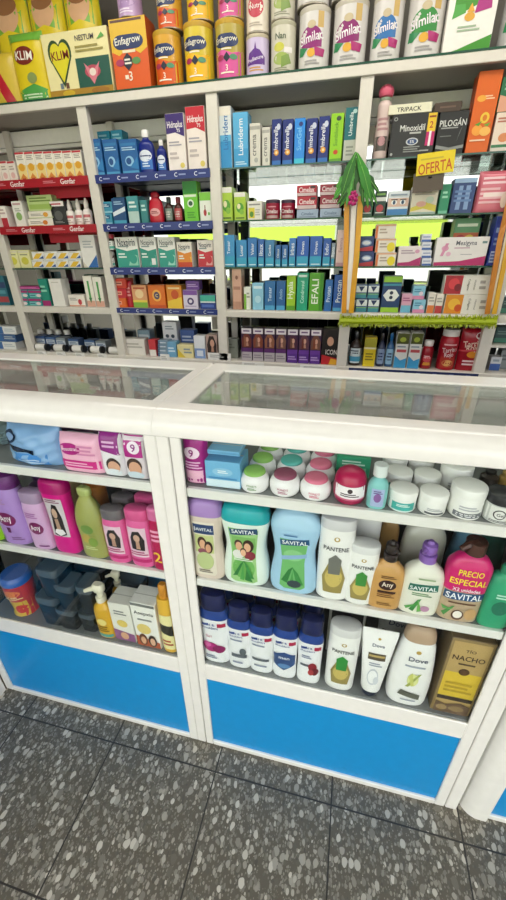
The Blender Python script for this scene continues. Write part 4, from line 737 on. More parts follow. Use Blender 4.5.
carton('medicine_carton', 'magenta flat carton lying on top of the teal and magenta stack', (16, 43), 0, Z4 + .0874, [('l', .1, .2, .9, .8, 2, 'd98abc')], 'a8247a', h=.016, depth=.09)
carton('medicine_carton', 'dark teal carton right of the teal and magenta stack', (43.5, 52), 279, Z4, [('r', 0, 0, 1, .2, 'a3286e'), ('l', .15, .5, .85, .8, 2, '8fd0b8')], '1f8a78')
carton('medicine_carton', 'plain white carton on the middle rail', (54, 66), 279, Z4, [('l', .2, .85, .8, .92, 1, 'c9c4bc')], 'ebe8e2')
carton('medicine_carton', 'low white carton with red dot on the middle rail', (70, 86), 295, Z4, [('e', .7, .4, .12, .26, 'c8454a'), ('l', .08, .5, .55, .8, 2, 'a8a29c'), ('r', 0, 0, 1, .12, 'd9a08a')], 'ece6dc')
for i in range(2):
    carton('medicine_carton', '%s white and salmon carton with green stripe on the middle rail' % ('left', 'right')[i], (88 + 9 * i, 96.6 + 9 * i), 276 + i, Z4, [('r', .38, .3, .62, .85, '4fa052'), ('r', 0, 0, 1, .2, 'dba692'), ('p', [(.3, .3), (.7, .3), (.5, .12)], '2f7a44')], 'ece8dc')
for i in range(5):
    x = 36 + 18.2 * i
    t = thing('bandage_roll', '%s of five white tape rolls with black ends on the lowest shelf' % nth(i, 5), 'roll', (0, 0, 0))
    X0, X1 = xat(x, Z0, 1.43), xat(x + 15, Z0, 1.43); r = .021; t.location = ((X0 + X1) / 2, 1.43, Z0 + r + .0006); L = (X1 - X0) / 2
    def rr_(a, b_, q, m):
        mb = MB(); n = 18
        mb.loft([[(xx, q * math.cos(6.2832 * k / n), q * math.sin(6.2832 * k / n)) for k in range(n)] for xx in (a, b_)], m); return mb
    rr_(-L * .7, L * .5, r * .97, mat('e4e2dc', .5)).build('tape', t); rr_(-L, -L * .7, r, mat('1e2022', .3)).build('end_cap', t); rr_(L * .5, L * .8, r, mat('1e2022', .3)).build('end_cap', t)
for i in range(4):
    bottle('medicine_bottle', '%s of four small bottles with white caps in the dark lower left bay' % nth(i, 4), (41 + 8.6 * i, 48 + 8.6 * i), 0, Z0, [('body', '2a3440', [(0, .9), (.03, 1), (.66, 1), (.74, .6)]), ('cap', 'e2e0da', [(.74, .66), (.75, .72), (.98, .72), (1, .6)], False)], Y=1.55, dr=1, n=2, h=.105)
for i, px in enumerate(((38, 47), (48, 57), (58, 67), (70, 80), (86, 96), (97, 107))):
    carton('medicine_carton', '%s of six small blue and white packs behind the tape rolls' % nth(i, 6), px, 336 + i, Z0, [('r', 0, .45, 1, .8, 'cfd8e0'), ('r', .1, .1, .7, .3, '8fa8c0'), ('l', .1, .5, .9, .75, 2, '56729a')], ('3f5f94', '4a6a9c', '8f9aa0')[i % 3], Y=1.475, depth=.06)
for r in range(3):
    carton('medicine_carton', '%s white and blue carton of the stack left of the first post' % ('lowest', 'middle', 'topmost')[r], (-3, 17), 0, Z0 + r * .0464, [('r', 0, 0, .35, 1, '3f6ea8'), ('l', .42, .3, .95, .8, 2, 'b9c2c9')], 'e6e8e6' if r != 1 else '3f6296', h=.0454)

# ================================================================== blue-strip bay
BL = 'on the top blue shelf'
for i, (a, b_) in enumerate(((92, 105.5), (107, 121), (123, 140))):
    carton('medicine_carton', '%s of three tall dark blue cartons on the top navy striped shelf' % nth(i, 3), (a, b_), 139, Z1, [('r', 0, 0, 1, .10, '4a9ac8'), ('r', .05, .82, .95, .9, '2f78b0'), ('l', .1, .68, .9, .8, 2, 'a9cfe6'), ('e', .5, .38, .26, .15, '8fc0e0'), ('e', .45, .38, .16, .1, '1c4f8a'), ('p', [(.5, .2), (1, .12), (1, .5)], '2a7ab8')], '1f5f9e', depth=.075)
for i, px in enumerate(((104, 116), (117, 128))):
    carton('medicine_carton', '%s teal carton behind the dark blue cartons, top navy striped shelf' % ('left', 'right')[i], px, 0, Z1, [('l', .1, .8, .9, .95, 2, 'a5dcea')], '2f9ab8', Y=1.51, depth=.06, h=.19)
NV = [(0, .88), (.02, .97), (.06, 1), (.55, 1), (.70, .86), (.78, .46), (.83, .36)]; NC = [(.83, .40), (.835, .44), (.985, .42), (1, .34)]
for px, yt, lb in (((142, 157), 130, 'taller dark blue bottle with white cap beside the blue cartons'), ((159, 168.5), 140, 'smaller dark blue bottle with white cap beside its taller twin')):
    bottle('antacid_bottle', lb, px, yt, Z1, [('body', '14267e', NV), ('cap', 'e9e7e4', NC, False)], Y=1.45, dr=.62, lab=(0, (-.8, .8, .10, .55), [('r', 0, .0, 1, .5, '2f6fc0'), ('e', .5, .68, .5, .30, 'dfe6f2'), ('l', .1, .62, .9, .74, 1, '20336e'), ('l', .2, .1, .8, .36, 2, 'cfe0f2')]))
HP = lambda c: [('p', [(0, .66), (.5, .68), (1, .60), (1, 1), (0, 1)], c), ('t', 'Hidraplus', .5, .80, .84, 'f2ecec', 0, 1.7), ('t', '75', .68, .71, .18, 'f2ecec'), ('l', .1, .44, .8, .54, 2, 'a9a4ae'), ('l', .1, .2, .6, .36, 2, 'c2b6b4'), ('e', .78, .10, .13, .05, 'e0cc6a')]
carton('oral_serum_carton', 'tall white carton with purple top and white lettering, left of the red one', (169.5, 187.5), 113, Z1, HP('3a2470'), 'efe6e0', depth=.065)
carton('oral_serum_carton', 'tall white carton with red top and white lettering, right of the purple one', (189, 207.5), 106, Z1, HP('c41f34'), 'efe4dc', depth=.065)
z = Z2
for r in range(2):
    o, z = carton('medicine_carton', '%s teal blue box of the pair at the left of the second navy striped shelf' % ('lower', 'upper')[r], (98, 113), 0, z, [('r', .1, .5, .9, .85, '1f5a80'), ('l', .15, .55, .8, .8, 2, 'cfe4ee'), ('r', 0, 0, 1, .15, '8fc6d6')], '3a8fac', h=.048)
carton('medicine_carton', 'dark blue carton with white swoosh on the second navy striped shelf', (114.5, 127.5), 198, Z2, [('p', [(0, .3), (1, .5), (1, .68), (0, .46)], 'dbe6ee'), ('l', .15, .74, .85, .9, 2, '9fc0de'), ('r', 0, 0, 1, .14, '3f9ab8')], '17497a')
carton('medicine_carton', 'grey teal carton in the middle of the second navy striped shelf', (129.5, 140.5), 196, Z2, [('r', 0, 0, 1, .45, 'b5cfc8'), ('l', .15, .55, .85, .85, 2, 'dbeae6')], '3f8f96')
carton('medicine_carton', 'narrow teal carton left of the red bottle', (142, 149), 200, Z2, [('l', .15, .5, .85, .85, 2, 'bfe0dc')], '2f7f80')
for i, px in enumerate(((117, 131), (132, 146))):
    carton('medicine_carton', '%s teal carton in the back row of the second navy striped shelf' % ('left', 'right')[i], px, 0, Z2, [('r', .1, .6, .9, .85, '6fb4c6')], '276a86', Y=1.52, depth=.07, h=.125)
bottle('syrup_bottle', 'red shampoo shaped bottle on the second navy striped shelf', (151, 165), 192, Z2, [('body', 'c22033', [(0, .9), (.03, 1), (.5, .96), (.72, .8), (.82, .5)]), ('cap', 'a81a2c', [(.82, .55), (.83, .6), (.97, .5), (1, .3)])], Y=1.45, dr=.6, lab=(0, (-.8, .8, .1, .6), [('e', .5, .5, .44, .26, 'e2a4a4'), ('l', .2, .4, .8, .6, 2, '8a1220')]))
for i, (px, c) in enumerate((((167, 174.5), '38261e'), ((176, 184), '4a1f1c'))):
    bottle('syrup_bottle', ('dark brown small bottle right of the red bottle', 'dark red brown small bottle left of the green box')[i], px, 197, Z2, [('body', c, [(0, .9), (.03, 1), (.6, 1), (.72, .6), (.76, .45)]), ('cap', ('2c3a34', '7a2a34')[i], [(.76, .5), (.77, .56), (.97, .56), (1, .45)], False)], Y=1.45, dr=1, n=2, lab=(0, (-.9, .9, .1, .55), [('r', 0, 0, 1, 1, ('7a8a80', 'b54a50')[i]), ('l', .1, .2, .9, .8, 3, 'd8d0c8')]))
carton('medicine_carton', 'bright green carton with white centre on the second navy striped shelf', (185, 199), 181, Z2, [('r', 0, .70, 1, 1, '1f8a2a'), ('r', .06, .62, .94, .68, 'd8e8cc'), ('e', .5, .46, .24, .10, 'd9ead0'), ('e', .5, .46, .15, .06, '2a5a3a'), ('l', .2, .08, .8, .26, 3, '4a9a20')], '6cc42c', depth=.055)
carton('medicine_carton', 'lime and white carton with red drop beside the bright green carton', (200.5, 212), 192, Z2, [('r', 0, .72, 1, 1, '7cc43c'), ('e', .45, .30, .14, .12, 'b52a34'), ('r', .42, .34, .5, .56, '8a5a4a'), ('e', .8, .26, .1, .06, '6cb44c')], 'e9ede0')
for r in range(2):
    bottle('medicine_bottle', '%s brown vial with white label stacked at the left of the third navy striped shelf' % ('lower', 'upper')[r], (108, 117), 0, Z3 + r * .078, [('body', '4a3a34', [(0, .9), (.03, 1), (.62, 1), (.74, .7)]), ('cap', ('d8d4d0', 'b52a38')[r], [(.74, .74), (.75, .8), (.98, .8), (1, .7)], False)], Y=1.44, dr=1, n=2, h=.076, lab=(0, (-.92, .92, .08, .6), [('r', 0, 0, 1, 1, 'e3e6e2'), ('r', 0, .1, 1, .4, '4fa592'), ('l', .1, .5, .9, .9, 2, '8a8f90')]))
NX = lambda c, c2: [('p', [(0, 0), (1, 0), (1, .62), (.5, .55), (0, .66)], c), ('t', 'Noxpirin', .5, .80, .8, '20303a', 0, 1.7), ('p', [(.5, .06), (.95, .06), (.95, .4), (.7, .44)], c2), ('e', .74, .28, .18, .16, c), ('l', .08, .3, .45, .5, 2, 'e3efe8'), ('l', .1, .66, .6, .74, 1, '8a9a96')]
for i, (px, c, c2, nm) in enumerate((((118.5, 140.5), '2f9c8a', '8fd0b8', 'wide teal and white cold remedy carton'), ((142, 158.5), '23907e', '4fb09c', 'narrower teal and white cold remedy carton with barcode'), ((160, 177), '2a9a88', '9ad6c4', 'third teal and white cold remedy carton'), )):
    carton('medicine_carton', nm + ' on the third navy striped shelf', px, 237, Z3, NX(c, c2) + ([('r', .66, .08, .9, .3, 'e6e6e2')] if i == 1 else []), 'ecebe4')
carton('medicine_carton', 'white carton with orange and yellow flames on the third navy striped shelf', (178.5, 193), 242, Z3, NX('e0892a', 'e8c53a') + [('r', 0, 0, 1, .2, 'c8401f')], 'ece6da')
carton('medicine_carton', 'white carton with red swirl at the right of the third navy striped shelf', (198.5, 214), 240, Z3, NX('c4283a', 'e2a09a'), 'ece4dc')
z = Z4
for c, nm in (('d8641f', 'orange carton at the bottom'), ('c01f2e', 'red carton in the middle'), ('cf3a24', 'orange red carton on top')):
    o, z = carton('medicine_carton', nm + ' of the stack left on the lowest navy striped shelf', (113, 127), 0, z, [('r', .1, .3, .7, .7, 'e8a08a'), ('l', .15, .4, .65, .62, 1, '7a1420')], c, h=.048, depth=.08)
pouch('medicine_sachet', 'dark red sachet beside the orange and red stack', (127.5, 134), 281, Z4, [('l', .2, .4, .8, .8, 3, 'e09a9a')], 'b0182c', 1.43, T=.012)
for i, (px, c, ops) in enumerate((((134, 148.5), 'e0a070', [('r', 0, 0, 1, .24, '7fae3c'), ('r', 0, .24, 1, .34, 'e8cf4a'), ('e', .5, .62, .3, .2, 'efcf9c'), ('l', .1, .8, .9, .94, 1, 'b5522a')]), ((150, 166.5), 'e0701c', [('e', .5, .55, .28, .26, 'f0b04a'), ('e', .5, .55, .18, .17, '4a3a5a'), ('t', 'C', .5, .55, .16, 'f0dca0'), ('r', 0, 0, 1, .14, 'c8501a')]), ((168, 183), 'e08a20', [('p', [(0, 0), (1, 0), (1, .5), (0, .3)], 'e8c23a'), ('e', .55, .6, .26, .2, 'c8501a'), ('l', .1, .8, .9, .95, 1, 'f0d49a')]))):
    carton('vitamin_carton', ('peach vitamin carton with green base', 'orange vitamin carton with dark round badge', 'orange and yellow vitamin carton')[i] + ' on the lowest navy striped shelf', px, 285, Z4, ops, c)
o, z = carton('vitamin_carton', 'white and purple carton under the flat purple one, lowest navy striped shelf', (184, 198.5), 290, Z4, [('r', 0, .74, 1, 1, '7a4a9e'), ('e', .5, .4, .24, .2, '4a3a70'), ('e', .5, .4, .12, .1, 'dfd8e6'), ('l', .1, .08, .9, .18, 1, 'a898b8')], 'd8cfe2')
carton('vitamin_carton', 'flat purple carton lying on the white and purple one', (186, 199.5), 281, z, [('l', .1, .3, .9, .7, 2, 'c9a8dc')], '6f3f98', depth=.05)
carton('medicine_carton', 'teal topped navy carton at the right of the lowest navy striped shelf', (200.5, 216), 295, Z4, [('r', 0, .55, 1, 1, '3fae98'), ('r', 0, .45, 1, .55, 'e0e6e6'), ('r', .1, .12, .9, .32, '4a6ab8')], '1f3a86')
# lowest shelf of this bay
LOW = [((123, 146), 339, 'e2ded6', 'long low white box at the left of the lowest middle left bay', [('l', .1, .4, .9, .8, 2, 'b5b1a8')], 1.43),
       ((150, 157), 340, 'c8303a', 'narrow red and white carton beside the long low white box', [('r', 0, 0, 1, .4, 'e6e0da')], 1.42),
       ((178, 194), 345, 'e4d9a0', 'cream carton with yellow corner behind the bright white tag', [('p', [(0, 0), (.5, 0), (0, .7)], 'd9c03a'), ('l', .4, .3, .9, .8, 2, '8a9aa0')], 1.42),
       ((195, 206), 336, 'e3e6ea', 'white and blue carton left of the portrait carton', [('r', 0, 0, 1, .45, '7f9ccc'), ('r', .2, .1, .8, .36, 'd8e0ee')], 1.42),
       ((168, 177), 342, '6fa8cc', 'light blue carton right of the grey blue stack', [('l', .1, .3, .9, .7, 2, 'cfe4f0')], 1.42),
       ((165, 179), 322, 'e6e8ec', 'tall white carton with two dark marks in the back row', [('e', .3, .55, .13, .06, '3a4a5a'), ('e', .7, .55, .13, .06, '3a4a5a'), ('l', .2, .75, .8, .9, 2, '9aa4ae'), ('r', 0, 0, 1, .2, '8fb0d0')], 1.52),
       ((182, 196), 330, '3a5a9c', 'blue carton in the back row of the lowest shelf', [('l', .1, .5, .9, .8, 2, 'b8c8e2')], 1.52),
       ((140, 152), 330, '7f98a8', 'grey blue carton in the back row of the lowest shelf', [('r', .1, .4, .9, .8, 'cfd8de')], 1.52)]
for px, yt, c, lb, ops, y in LOW: carton('medicine_carton', lb, px, yt, Z0, ops, c, Y=y, depth=.06)
z = Z0
for r in range(4):
    o, z = carton('medicine_carton', '%s grey blue box of the stack of four behind the white tag' % ('lowest', 'second lowest', 'second highest', 'topmost')[r], (158, 168), 0, z, [('l', .1, .3, .8, .7, 1, 'd8e0e6'), ('r', 0, 0, .2, 1, '4a6a8a')], '7f98ac', h=.022, depth=.06)
carton('hair_dye_carton', 'portrait carton of a woman with long dark hair by the second post', (207, 218), 335, Z0, [('p', [(.1, 0), (.9, 0), (.96, .6), (.7, .96), (.3, .96), (.06, .6)], '2a1a16'), ('e', .56, .66, .2, .16, 'cf9f86'), ('p', [(.44, .3), (.7, .3), (.66, .52), (.48, .52)], 'b98a74'), ('r', 0, 0, 1, .14, '8a5a52')], 'b59a90', Y=1.425)
carton('medicine_carton', 'grey green box right of the woman portrait carton', (219, 238), 339, Z0, [('l', .15, .5, .85, .8, 2, '6f7468')], '8f9488', Y=1.46, depth=.05)
def tag(label, px, py, zb, Y=1.392, tilt=.12):
    X0, X1 = xat(px[0], zb, Y), xat(px[1], zb, Y); h = abs(zat((X0 + X1) / 2, py[0], Y) - zat((X0 + X1) / 2, py[1], Y))
    mb = MB(); w = (X1 - X0) / 2; mb.box(-w, w, 0, .003, 0, h, mat('efeeea', .35), .0005); draw(mb, flat(0), (-w, w, 0, h), [('l', .1, .3, .7, .8, 2, 'b5b5b2')])
    o = mb.build('price_tag', None, ((X0 + X1) / 2, Y, zb + .001)); props(o, label, 'tag', 'white price tags along the lowest shelf')
tag('small white price tag below the grey blue stack', (161, 170), (355, 363), Z0 - .024); tag('long white price tag below the woman portrait carton', (208, 231), (352, 359), Z0 + .001, 1.40)
tag('white price tag at the left below the hair dye cartons', (242, 264), (362, 367), Z0 - .026); tag('white price tag at the right below the hair dye cartons', (300, 336), (363, 368), Z0 - .026)
for i, x in enumerate((38, 57, 76, 98)): tag('%s white price tag below the tape rolls' % nth(i, 4), (x, x + 9), (352, 357), Z0 - .022)

# ================================================================== middle bay
LUB = lambda tc, top: [('r', 0, 0, 1, .45, '2f8fc8'), ('r', 0, .45, 1, .55, '5fb0d8'), ('t', 'Lubriderm', .5, .62, .62, tc, 90, 1.0)] + ([('r', 0, .86, 1, 1, top)] if top else [])
carton('lotion_carton', 'tall white to blue carton at the left of the middle bay top shelf', (221, 232.5), 106, Z1, LUB('2a6fae', 'e4ded0'), 'd9e0e2')
carton('lotion_carton', 'tall sky blue carton with white vertical lettering, middle bay', (234, 248.5), 112, Z1, [('r', 0, 0, 1, .35, '3f9cd0'), ('t', 'Lubriderm', .5, .56, .66, 'eef3f5', 90), ('l', .1, .04, .9, .12, 2, 'bfe0ee')], '5aaedb')
for i, (px, yt) in enumerate((((250, 260.5), 123), ((262, 270), 127))):
    carton('medicine_carton', ('wider', 'narrower')[i] + ' grey white carton right of the sky blue carton', px, yt, Z1, [('t', 'crema', .45, .5, .5, '6f6f6c', 90), ('r', 0, .86, 1, .94, 'a8a69e'), ('e', .6, .15, .2, .06, 'a9aaa4')], 'd6d3c8')
UM = lambda: [('t', 'Umbrella', .42, .56, .60, 'e9ebf0', 90, 1.0), ('e', .5, .28, .26, .07, 'e09a2c'), ('e', .5, .28, .13, .035, 'f0d8a0'), ('e', .72, .84, .2, .07, 'c9d0e0'), ('r', 0, 0, 1, .10, '2f6fb8')]
for i, (px, yt) in enumerate((((271.5, 281), 119), ((282, 292.5), 119), ((305, 316), 118), ((317, 327.5), 116))):
    carton('sunscreen_carton', '%s of the four navy sunscreen cartons in the middle bay' % nth(i, 4), px, yt, Z1, UM(), '1f2f78')
carton('sunscreen_carton', 'bright blue carton between the navy sunscreen cartons', (293.5, 304), 118, Z1, [('t', 'SunGel', .45, .55, .5, '7fc4ee', 90), ('r', 0, 0, 1, .12, '3fc0dc'), ('e', .6, .88, .2, .05, '2a3a7a')], '2a8ae0')
carton('sunscreen_carton', 'lime green carton beside the navy sunscreen cartons', (328.5, 341), 113, Z1, [('t', 'Sunblock', .45, .58, .5, '4f8f1f', 90), ('e', .5, .2, .2, .05, 'c8401f'), ('e', .62, .9, .2, .05, '3a4a3a'), ('r', 0, 0, 1, .06, '5a9a20')], '92cc22')
carton('sunscreen_carton', 'dark teal carton with grey base by the leaf garland', (342, 355.5), 107, Z1, [('r', 0, 0, 1, .40, 'b9bdb0'), ('t', 'Umbrella', .45, .70, .44, 'd9e6e4', 90), ('l', .2, .08, .8, .3, 3, '8a8f84'), ('e', .7, .93, .16, .04, 'b8d8d4')], '176a70')
for i, (px, yt) in enumerate((((221, 233), 187), ((234.5, 246), 192))):
    carton('tea_carton', ('taller', 'shorter')[i] + ' lime carton with white top and leaf print, middle bay', px, yt, Z2, [('r', 0, .84, 1, 1, 'e4e2d8'), ('e', .5, .45, .34, .18, '4f9a2c'), ('e', .4, .5, .16, .1, 'e6dfb0'), ('e', .65, .3, .2, .1, '7fb53a'), ('l', .1, .03, .9, .12, 1, '4a6a20')], 'a8c93a')
carton('tea_carton', 'white carton with small green and yellow print beside the lime cartons', (247.5, 262), 201, Z2, [('r', .05, .08, .5, .66, 'd9c93a'), ('e', .28, .3, .14, .16, '4f8a2c'), ('l', .1, .75, .9, .9, 1, '8f8f88'), ('l', .55, .2, .9, .6, 3, 'b9b8ae')], 'e4e2d6')
for i, px in enumerate(((266, 280), (281, 295))):
    bottle('vitamin_can', '%s dark red tin with white lettering in the middle bay' % ('left', 'right')[i], px, 200, Z2, [('body', '8f1230', [(0, .96), (.04, 1), (.78, 1), (.82, .96)], False), ('lid', '3a2a3e', [(.82, 1.0), (.84, 1.0), (.96, 1.0), (1, .92)], False)], Y=1.455, dr=1, n=2, cat='can', lab=(0, (-.95, .95, .06, .76), [('r', 0, .0, 1, .2, 'b8a09c'), ('t', 'Cimelax', .5, .5, .86, 'f0e6e4', 0, 1.4), ('l', .2, .74, .8, .9, 1, 'd08a94')]))
z0 = Z2
for i, px in enumerate(((296.5, 318), (319.5, 341))):
    o, z = carton('medicine_carton', '%s flat grey blue carton under the red packs' % ('left', 'right')[i], px, 0, Z2, [('t', 'Cimelax', .5, .5, .6, '5a6a88'), ('l', .1, .05, .9, .2, 1, '6f7f98')], '9fb0c6', h=.034)
    for r in range(2):
        o, z = carton('medicine_carton', '%s %s red carton with white lettering on the grey blue cartons' % (('lower', 'upper')[r], ('left', 'right')[i]), (px[0], px[1] - 1.5), 0, z, [('r', 0, 0, 1, .3, 'c9b4b6'), ('t', 'Cimelax', .5, .6, .8, 'f0e2e2', 0, 1.3), ('r', .7, .74, .95, .94, '3a2a30')], ('b02038', '8f2238')[i], h=.048 if r == 0 else .040)
BLS = [((223.5, 235), 235, 'Tensar', '3a8fc4'), ((236.5, 247), 240, 'Losar', '2f86bc'), ((248, 257), 238, 'Valsar', '2a72b4'), ((258, 264), 239, 'Iltux', '2a5fa8'), ((265, 274), 240, 'Candes', '3a7aa8'), ((275, 280.5), 245, 'Olmes', '2a62a0'), ((281.5, 287.5), 245, 'Telmi', '2a62a0'), ((288.5, 295), 238, 'Irbes', '3a74b8'), ((296, 308), 236, 'Diovan', '2458b0'), ((309, 321), 236, 'Diovan', '2a5cae'), ((322, 329.5), 238, 'Exfor', '2856a8'), ((330.3, 334), 243, 'Bipro', '8a9aa8')]
for i, (px, yt, tx, c) in enumerate(BLS):
    carton('medicine_carton', '%s in the row of twelve blue and teal cartons, middle bay' % nth(i, 12), px, yt, Z3, [('r', 0, 0, 1, .34, '2f9cc0'), ('t', tx, .5, .62, .42, 'e2eaf2', 90), ('r', .1, .05, .9, .09, 'c9e4ee')], c, gap=.0005)
carton('medicine_carton', 'pale pink carton at the right end of the blue carton row', (335, 343), 230, Z3, [('t', 'Femina', .5, .6, .4, 'b88a8e', 90), ('r', 0, 0, 1, .1, 'c99aa0')], 'e3c8c4')
for px, yt, c, lb, ops in (((233, 242), 269, 'd2a48f', 'rose gold carton at the left of the fourth row, middle bay', [('r', .1, .5, .9, .58, 'a87a68'), ('e', .5, .8, .16, .05, '8a5a48'), ('r', 0, 0, 1, .2, 'b88a76')]),
                           ((244, 251), 287, 'e4e6dc', 'slim white and green carton in the fourth row, middle bay', [('r', 0, .0, .35, .7, '7fb53a'), ('l', .4, .5, .9, .8, 2, '9a9f94')]),
                           ((252.5, 263.5), 283, '8cc4de', 'light blue carton in the fourth row, middle bay', [('r', .1, .8, .9, .9, 'd8ecf4'), ('e', .5, .4, .3, .14, 'b5dcec')]),
                           ((264.5, 275), 281, '2a6aa4', 'first of two deep blue cartons left of the lime carton, middle bay', [('t', 'Tensar', .5, .55, .5, 'cfe0ee', 90), ('r', 0, 0, 1, .16, '4fa0cc')]),
                           ((276, 285), 281, '285f9c', 'second of two deep blue cartons, next to the lime carton', [('t', 'Amlo', .5, .55, .36, '9fc0dc', 90), ('r', 0, 0, 1, .16, '4fa0cc')]),
                           ((286, 295), 276, '9cc62c', 'lime carton with white vertical lettering in the fourth row', [('t', 'Hyala', .5, .6, .5, 'eef4e0', 90), ('r', 0, 0, 1, .14, '5a9a2c')]),
                           ((296, 307), 273, '1fa07c', 'emerald green carton in the fourth row, middle bay', [('r', .1, .9, .9, .96, 'e2f0e8'), ('t', 'Condrosul', .5, .5, .6, 'bfe8d6', 90)]),
                           ((308, 322), 273, '5aa42c', 'wide green carton with large white vertical letters', [('t', 'EFALI', .42, .52, .66, 'eef4e6', 90, .9), ('r', .76, 0, 1, 1, '3f8a24')]),
                           ((323.5, 331), 280, '2a68ae', 'blue carton right of the wide green carton', [('t', 'Protan', .5, .55, .5, 'd5e2f0', 90)]),
                           ((332, 342), 275, '2458a8', 'blue carton with white vertical letters beside the ribbon garland', [('t', 'Proctan', .5, .56, .62, 'e6ecf4', 90), ('r', 0, 0, 1, .1, '4fa0cc')])):
    carton('medicine_carton', lb, px, yt, Z4, ops, c, Y=1.425)
HAIR = ['6a2e24', '7f3f2a', '8f5a40', '7a5444', '4a2438', '5f3a44', '704a3a']
for i in range(7):
    x = 241.5 + 11.25 * i
    carton('hair_dye_carton', '%s of the seven purple hair dye cartons on the lowest shelf' % nth(i, 7), (x, x + 10.9), 328 + .3 * i, Z0, [('r', .04, .84, .96, 1, 'ded8dc'), ('l', .2, .88, .8, .96, 1, '6a4a7a'), ('p', [(.06, .42), (.94, .42), (.98, .66), (.7, .83), (.3, .83), (.02, .66)], HAIR[i]), ('e', .56, .66, .14, .075, 'd0a188'), ('p', [(.46, .46), (.7, .46), (.64, .58), (.5, .58)], 'b98a74'), ('p', [(.26, .44), (.48, .44), (.46, .72), (.3, .76)], HAIR[(i + 2) % 7]), ('r', 0, .0, 1, .28, 'b5aeb2' if i < 4 else '5a2f8a'), ('r', 0, .28, 1, .40, '5a2a6a' if i < 4 else '6a3a9a'), ('l', .1, .08, .9, .22, 2, '8a7f8c' if i < 4 else 'b59ad0')], '3a2140')
carton('hair_dye_carton', 'wider black hair dye carton with red and yellow base, right of the purple ones', (320.5, 340), 329, Z0, [('p', [(.04, .3), (.96, .3), (.98, .7), (.7, .97), (.3, .97), (.04, .7)], '1c1614'), ('e', .42, .66, .17, .13, 'c99a80'), ('t', 'ICON', .5, .36, .6, 'e6ded6', 0, 1.5), ('p', [(0, 0), (1, 0), (1, .16), (0, .28)], 'b8242c'), ('p', [(.4, 0), (1, 0), (1, .12), (.5, .18)], 'd8a42c')], '2a211e')

# ================================================================== right bay behind the ribbons
bottle('talc_bottle', 'slim pale pink bottle with round pink cap by the top of the leaf garland', (372, 386), 84, Z1, [('body', 'd9c3bd', [(0, .9), (.02, .98), (.40, .98), (.52, .90), (.62, .96), (.74, .92), (.78, .7)], True, 2), ('collar', '8fa08a', [(.78, .74), (.79, .78), (.82, .78), (.825, .6)], False), ('cap', 'e0637f', [(.822, .5), (.84, .9), (.90, 1.05), (.95, .9), (.985, .5), (1, .12)], True, 2)], Y=1.45, dr=1, n=2,
       lab=(0, (-.9, .9, .05, .70), [('r', 0, .1, 1, .4, '5a5550'), ('e', .5, .3, .3, .1, 'b98a8e'), ('l', .1, .5, .9, .8, 3, 'b5898c')]))
o, z = carton('hair_serum_box', 'large black three pack box with yellow and magenta price stickers', (388, 432), 113, Z1, [('t', 'Minoxidil', .47, .68, .56, 'd9dad6', 0, 1.1), ('l', .42, .52, .68, .60, 1, 'b5b6b2'), ('e', .5, .36, .14, .09, 'c9ccd0'), ('e', .5, .36, .11, .065, '2f4a7a'), ('t', '5%', .5, .36, .10, 'e2e6ea'), ('l', .32, .10, .72, .26, 3, '8f9290'), ('e', .07, .90, .045, .045, '9a9c9a'), ('e', .07, .90, .025, .025, '2b2b2d'), ('e', .05, .08, .03, .035, 'a9aaa8'), ('r', .80, .56, .985, .98, 'e8c22a'), ('t', '2', .89, .72, .08, 'a8202a'), ('l', .82, .86, .97, .94, 1, '8a3a1a'), ('r', .80, .24, .985, .56, 'c01f6a'), ('t', '1', .89, .40, .05, 'f2e6ec'), ('l', .70, .1, .9, .16, 1, 'a9aaa8')], '2a2a2c', Y=1.42, depth=.07, cat='box')
carton('hair_serum_box', 'cream carton strip with bold black letters above the black three pack box', (388, 431.5), 101, z, [('t', 'TRIPACK', .48, .45, .58, '1f1f1f', 0, .85)], 'e6e3c8', Y=1.421, depth=.066, cat='box', h=.030)
o, z2 = carton('hair_serum_box', 'black box with grey curve beside the black three pack box', (433.5, 462), 111, Z1, [('t', 'PILOGÁN', .5, .76, .94, 'd5d6d2', 0, 1.2), ('l', .1, .60, .7, .66, 1, '9a9b98'), ('p', [(0, .16), (.4, .10), (1, .14), (1, .22), (.5, .16), (0, .24)], '8f9290'), ('p', [(.72, .3), (.8, .5), (.86, .68), (.78, .5)], '6f7270'), ('l', .1, .42, .5, .46, 1, '6f7270')], '222224', Y=1.42, depth=.07, cat='box')
carton('hair_serum_box', 'dark brown box lying on the black box with grey curve', (433.5, 461), 100, z2, [('l', .2, .3, .8, .7, 1, '6a5448')], '4a3a30', Y=1.425, depth=.06, cat='box', h=.03)
carton('vitamin_carton', 'tall bright orange carton with fruit print at the right of the top glass shelf', (464, 487), 70, Z1, [('l', .3, .66, .86, .72, 2, 'f0c9a0'), ('e', .3, .68, .2, .04, 'e8a53a'), ('e', .6, .44, .20, .07, 'e8c23a'), ('e', .6, .44, .1, .04, 'd87a1c'), ('e', .36, .29, .24, .07, 'f0a03a'), ('e', .72, .27, .24, .06, 'f2b85a'), ('p', [(.2, .36), (.5, .40), (.4, .34)], '5a9a2c'), ('p', [(.6, .35), (.9, .38), (.8, .33)], '6aa83a'), ('l', .1, .14, .8, .18, 1, 'f0d2b0')], 'db6418', depth=.075, side='b8440e')
o, z = carton('medicine_carton', 'peach and white carton right of the tall orange carton', (489, 508), 112, Z1, [('e', .6, .36, .3, .12, 'd88a5a'), ('r', 0, .10, 1, .18, '3a7a52'), ('l', .1, .74, .8, .9, 2, 'b5705a'), ('r', 0, 0, 1, .10, 'd8cfc4')], 'e8d5c4')
